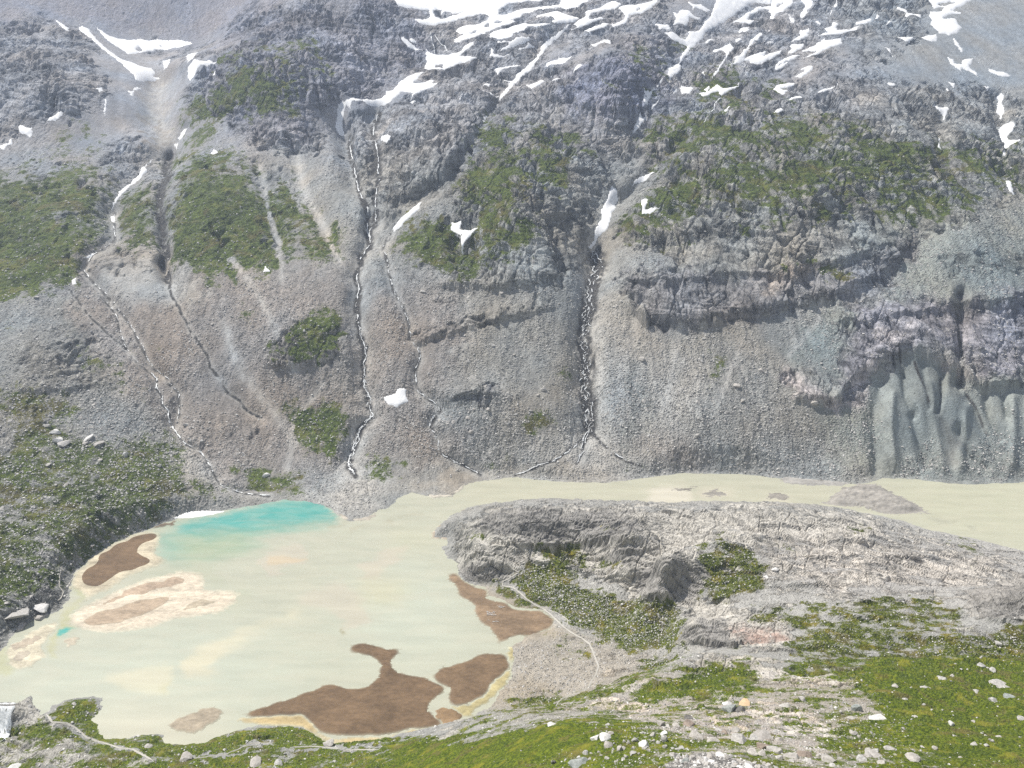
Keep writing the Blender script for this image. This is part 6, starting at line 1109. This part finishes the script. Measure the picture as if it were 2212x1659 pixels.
# ------------------------------------------------------------------ loose stones nobody could count
ico_v = []; g_ = (1 + 5 ** .5) / 2
for a, b in ((-1, g_), (1, g_), (-1, -g_), (1, -g_)): ico_v.append((a, b, 0))
for a, b in ((-1, g_), (1, g_), (-1, -g_), (1, -g_)): ico_v.append((0, a, b))
for a, b in ((-1, g_), (1, g_), (-1, -g_), (1, -g_)): ico_v.append((b, 0, a))
ico_v = np.array(ico_v, f32); ico_v /= np.linalg.norm(ico_v[0])
from mathutils.geometry import convex_hull_2d
bm = bmesh.new(); [bm.verts.new(q) for q in ico_v.tolist()]; bmesh.ops.convex_hull(bm, input=bm.verts); bm.verts.index_update()
ico_f = np.array([[v.index for v in f.verts] for f in bm.faces], np.int32); ico_v = np.array([v.co[:] for v in bm.verts], f32); bm.free()
def loose(name, sel_w, n, smin, smax, label, mat='rubble'):
    dU = np.abs(np.gradient(U, axis=1)); dV = -np.gradient(V, axis=0); run = np.maximum.accumulate(-V, axis=0); vis = (-V >= run - .5)
    w = (sel_w * np.clip(dU * dV, 0, 4) * vis * (U > -80) * (U < 2290) * (V > -60) * (V < 1740) * (SD > .5) * (snow_id < 0)).ravel().astype(np.float64)
    cdf = np.cumsum(w); idx = np.searchsorted(cdf, rng.random(n) * cdf[-1]); idx = np.clip(idx, 0, H.size - 1)
    i, j = idx // NC, idx % NC; i = np.clip(i, 0, NR - 2); j = np.clip(j, 0, NC - 2); f1 = rng.random(n)[:, None]; f2 = rng.random(n)[:, None]
    P0 = np.stack([PX, PY, PZ], -1); p = (P0[i, j] * (1 - f1) + P0[i + 1, j] * f1) * (1 - f2) + (P0[i, j + 1] * (1 - f1) + P0[i + 1, j + 1] * f1) * f2
    dist = np.linalg.norm(p - np.array([0, 0, CAMH]), axis=1); s = (smin + (smax - smin) * rng.random(n) ** 4) * dist / F
    sc3 = s[:, None] * rng.uniform(.6, 1.25, (n, 3)); sc3[:, 2] *= .75
    an = rng.random(n) * 6.28; ca, sa = np.cos(an)[:, None], np.sin(an)[:, None]
    v = ico_v[None] * rng.uniform(.65, 1.25, (n, 12, 1)); v = v * sc3[:, None]
    x = v[..., 0] * ca - v[..., 1] * sa; y = v[..., 0] * sa + v[..., 1] * ca
    v = np.stack([x, y, v[..., 2]], -1) + p[:, None] + np.array([0, 0, .15]) * s[:, None, None]
    f = ico_f[None] + (np.arange(n) * 12)[:, None, None]
    o = new_mesh(name, v.reshape(-1, 3), f.reshape(-1, 3), M[mat], smooth=False); tag(o, label, 'stones', kind='stuff'); return o
base_w = np.clip(gS, .02, 1) ** 1.5
loose('scree_stones', base_w * (zone == 0) * (.35 + .65 * (1 - wk)) * (V > 330) * (.3 + .7 * sst(V, 350, 900)), 52000, .5, 2.6, 'countless loose stones strewn over the mountain scree')
loose('scattered_stones', base_w * (zone == 1) * (1 - .85 * wk) * (1 + 2.5 * (gG > .7)), 10000, .6, 2.2, 'countless pale stones strewn over the knoll and the stony fan')
loose('meadow_stones', base_w * (zone == 2) * (1 - .3 * wk) * (1 - .75 * wg), 10000, .6, 3.0, 'countless pale stones strewn over the foreground slope')

# ------------------------------------------------------------------ stones laid out as writing on the mudflat
def stone_line(root, strokes, name):
    V3, F3 = [], []
    for st in strokes:
        st = np.array(tW(*st)); sg = np.hypot(*np.diff(st, axis=0).T); cs = np.concatenate([[0], np.cumsum(sg)]); n = max(2, int(cs[-1] / .9))
        for t in np.linspace(0, cs[-1], n):
            u = np.interp(t, cs, st[:, 0]); v = np.interp(t, cs, st[:, 1]); d = -CAMH / float(zr(v)); x = float(az(u, v)) * d
            s = random.uniform(.9, 1.25) * .19; k = len(V3)
            for q in ico_v: V3.append((x + q[0] * s * random.uniform(.8, 1.2), d + q[1] * s * 1.1, .72 + q[2] * s * .6))
            for q in ico_f: F3.append(tuple(int(e) + k for e in q))
    return new_mesh(name, V3, F3, M['whiterock'], smooth=False)
o = stone_line(None, [(610,740, 700,745, 790,800), (650,800, 645,900, 700,870, 760,890), (780,840, 850,800, 940,830), (830,880, 900,880, 955,950), (990,900, 1000,810, 1070,720), (1160,760, 1090,810), (1095,855, 1110,865), (650,960, 850,950, 1040,965, 1240,958)], 'stone_writing')
tag(o, 'underlined handwriting laid out with white stones on the smooth brown mudflat', 'stone writing')
o = stone_line(None, [(1340,350, 1440,430, 1480,450), (1470,320, 1480,330), (1470,400, 1640,395), (1530,490, 1600,470, 1780,410)], 'stone_writing')
tag(o, 'smaller stone mark up and right of the underlined writing on the mudflat', 'stone writing')
o = stone_line(None, [(700,1280, 780,1330), (1000,1390, 1100,1400, 1270,1375, 1390,1400)], 'stone_writing')
tag(o, 'short wavy stone line below the underlined writing on the mudflat', 'stone writing')

# ------------------------------------------------------------------ footbridge over the gorge
def empty(name, loc): o = bpy.data.objects.new(name, None); col_.objects.link(o); o.location = loc; return o
def bars(name, segs, r, mat, parent, origin):
    bm = bmesh.new()
    for a, b, rr in segs:
        a = Vector(a) - origin; b = Vector(b) - origin; d = b - a
        m_ = bmesh.ops.create_cone(bm, cap_ends=True, segments=8, radius1=rr, radius2=rr, depth=d.length)
        rot = d.to_track_quat('Z', 'Y').to_matrix().to_4x4(); rot.translation = (a + b) / 2
        bmesh.ops.transform(bm, matrix=rot, verts=m_['verts'])
    me = bpy.data.meshes.new(name); bm.to_mesh(me); bm.free(); me.materials.append(M[mat]); o = bpy.data.objects.new(name, me); col_.objects.link(o); o.parent = parent; return o
dB = 316.5; zB = CAMH + dB * float(zr(1521)); xa = float(az(-14, 1521)) * dB; xb = float(az(42, 1519)) * dB
org = Vector(((xa + xb) / 2, dB, zB)); br = tag(empty('footbridge', org), 'slender hanging footbridge with cable rails across the gorge above the waterfall', 'footbridge')
def sag(t, s): return -4 * s * t * (1 - t)
N_ = 16; pts_ = [(xa + (xb - xa) * i / N_, i / N_) for i in range(N_ + 1)]
bm = bmesh.new()
for i in range(N_ * 2):
    t_ = (i + .5) / (N_ * 2); mt = bmesh.ops.create_cube(bm, size=1)
    bmesh.ops.scale(bm, verts=mt['verts'], vec=((xb - xa) / (N_ * 2) * .86, 1.0, .07)); bmesh.ops.translate(bm, verts=mt['verts'], vec=Vector((xa + (xb - xa) * t_, dB, zB + sag(t_, .7))) - org)
me = bpy.data.meshes.new('deck'); bm.to_mesh(me); bm.free(); me.materials.append(M['wood']); o = bpy.data.objects.new('deck', me); col_.objects.link(o); o.parent = br
for sd2 in (-.55, .55):
    rail = bars('handrail', [((pts_[i][0], dB + sd2, zB + 1.15 + sag(pts_[i][1], .6)), (pts_[i + 1][0], dB + sd2, zB + 1.15 + sag(pts_[i + 1][1], .6)), .035) for i in range(N_)], .03, 'steel', br, org)
    bars('hanger', [((x, dB + sd2, zB + sag(t_, .7)), (x, dB + sd2, zB + 1.15 + sag(t_, .6)), .02) for x, t_ in pts_[1:-1]], .02, 'steel', br, org)['kind'] = 'stuff'
    for x in (xa, xb): bars('post', [((x, dB + sd2, zB - 1.2), (x, dB + sd2, zB + 1.5), .09)], .09, 'wood', br, org)

# ------------------------------------------------------------------ hazy air
bm = bmesh.new(); bmesh.ops.create_cube(bm, size=1); me = bpy.data.meshes.new('haze'); bm.to_mesh(me); bm.free()
hz = bpy.data.objects.new('haze', me); col_.objects.link(hz)
zt = float(PZ.max()) + 30; zb = float(PZ.min()) - 1; hz.scale = (7600, 3900, zt - zb); hz.location = (0, 1850, (zt + zb) / 2)
hm = bpy.data.materials.new('haze'); hm.use_nodes = True; hn = hm.node_tree; hn.nodes.remove(hn.nodes['Principled BSDF'])
pv = hn.nodes.new('ShaderNodeVolumePrincipled'); pv.inputs['Color'].default_value = (.66, .78, 1.0, 1); pv.inputs['Density'].default_value = HAZE; pv.inputs['Anisotropy'].default_value = .2
hn.links.new(pv.outputs[0], hn.nodes['Material Output'].inputs['Volume']); me.materials.append(hm); tag(hz, 'pale blue mountain haze filling the valley', 'haze', kind='stuff')
print('top', zt, 'bottom', zb)
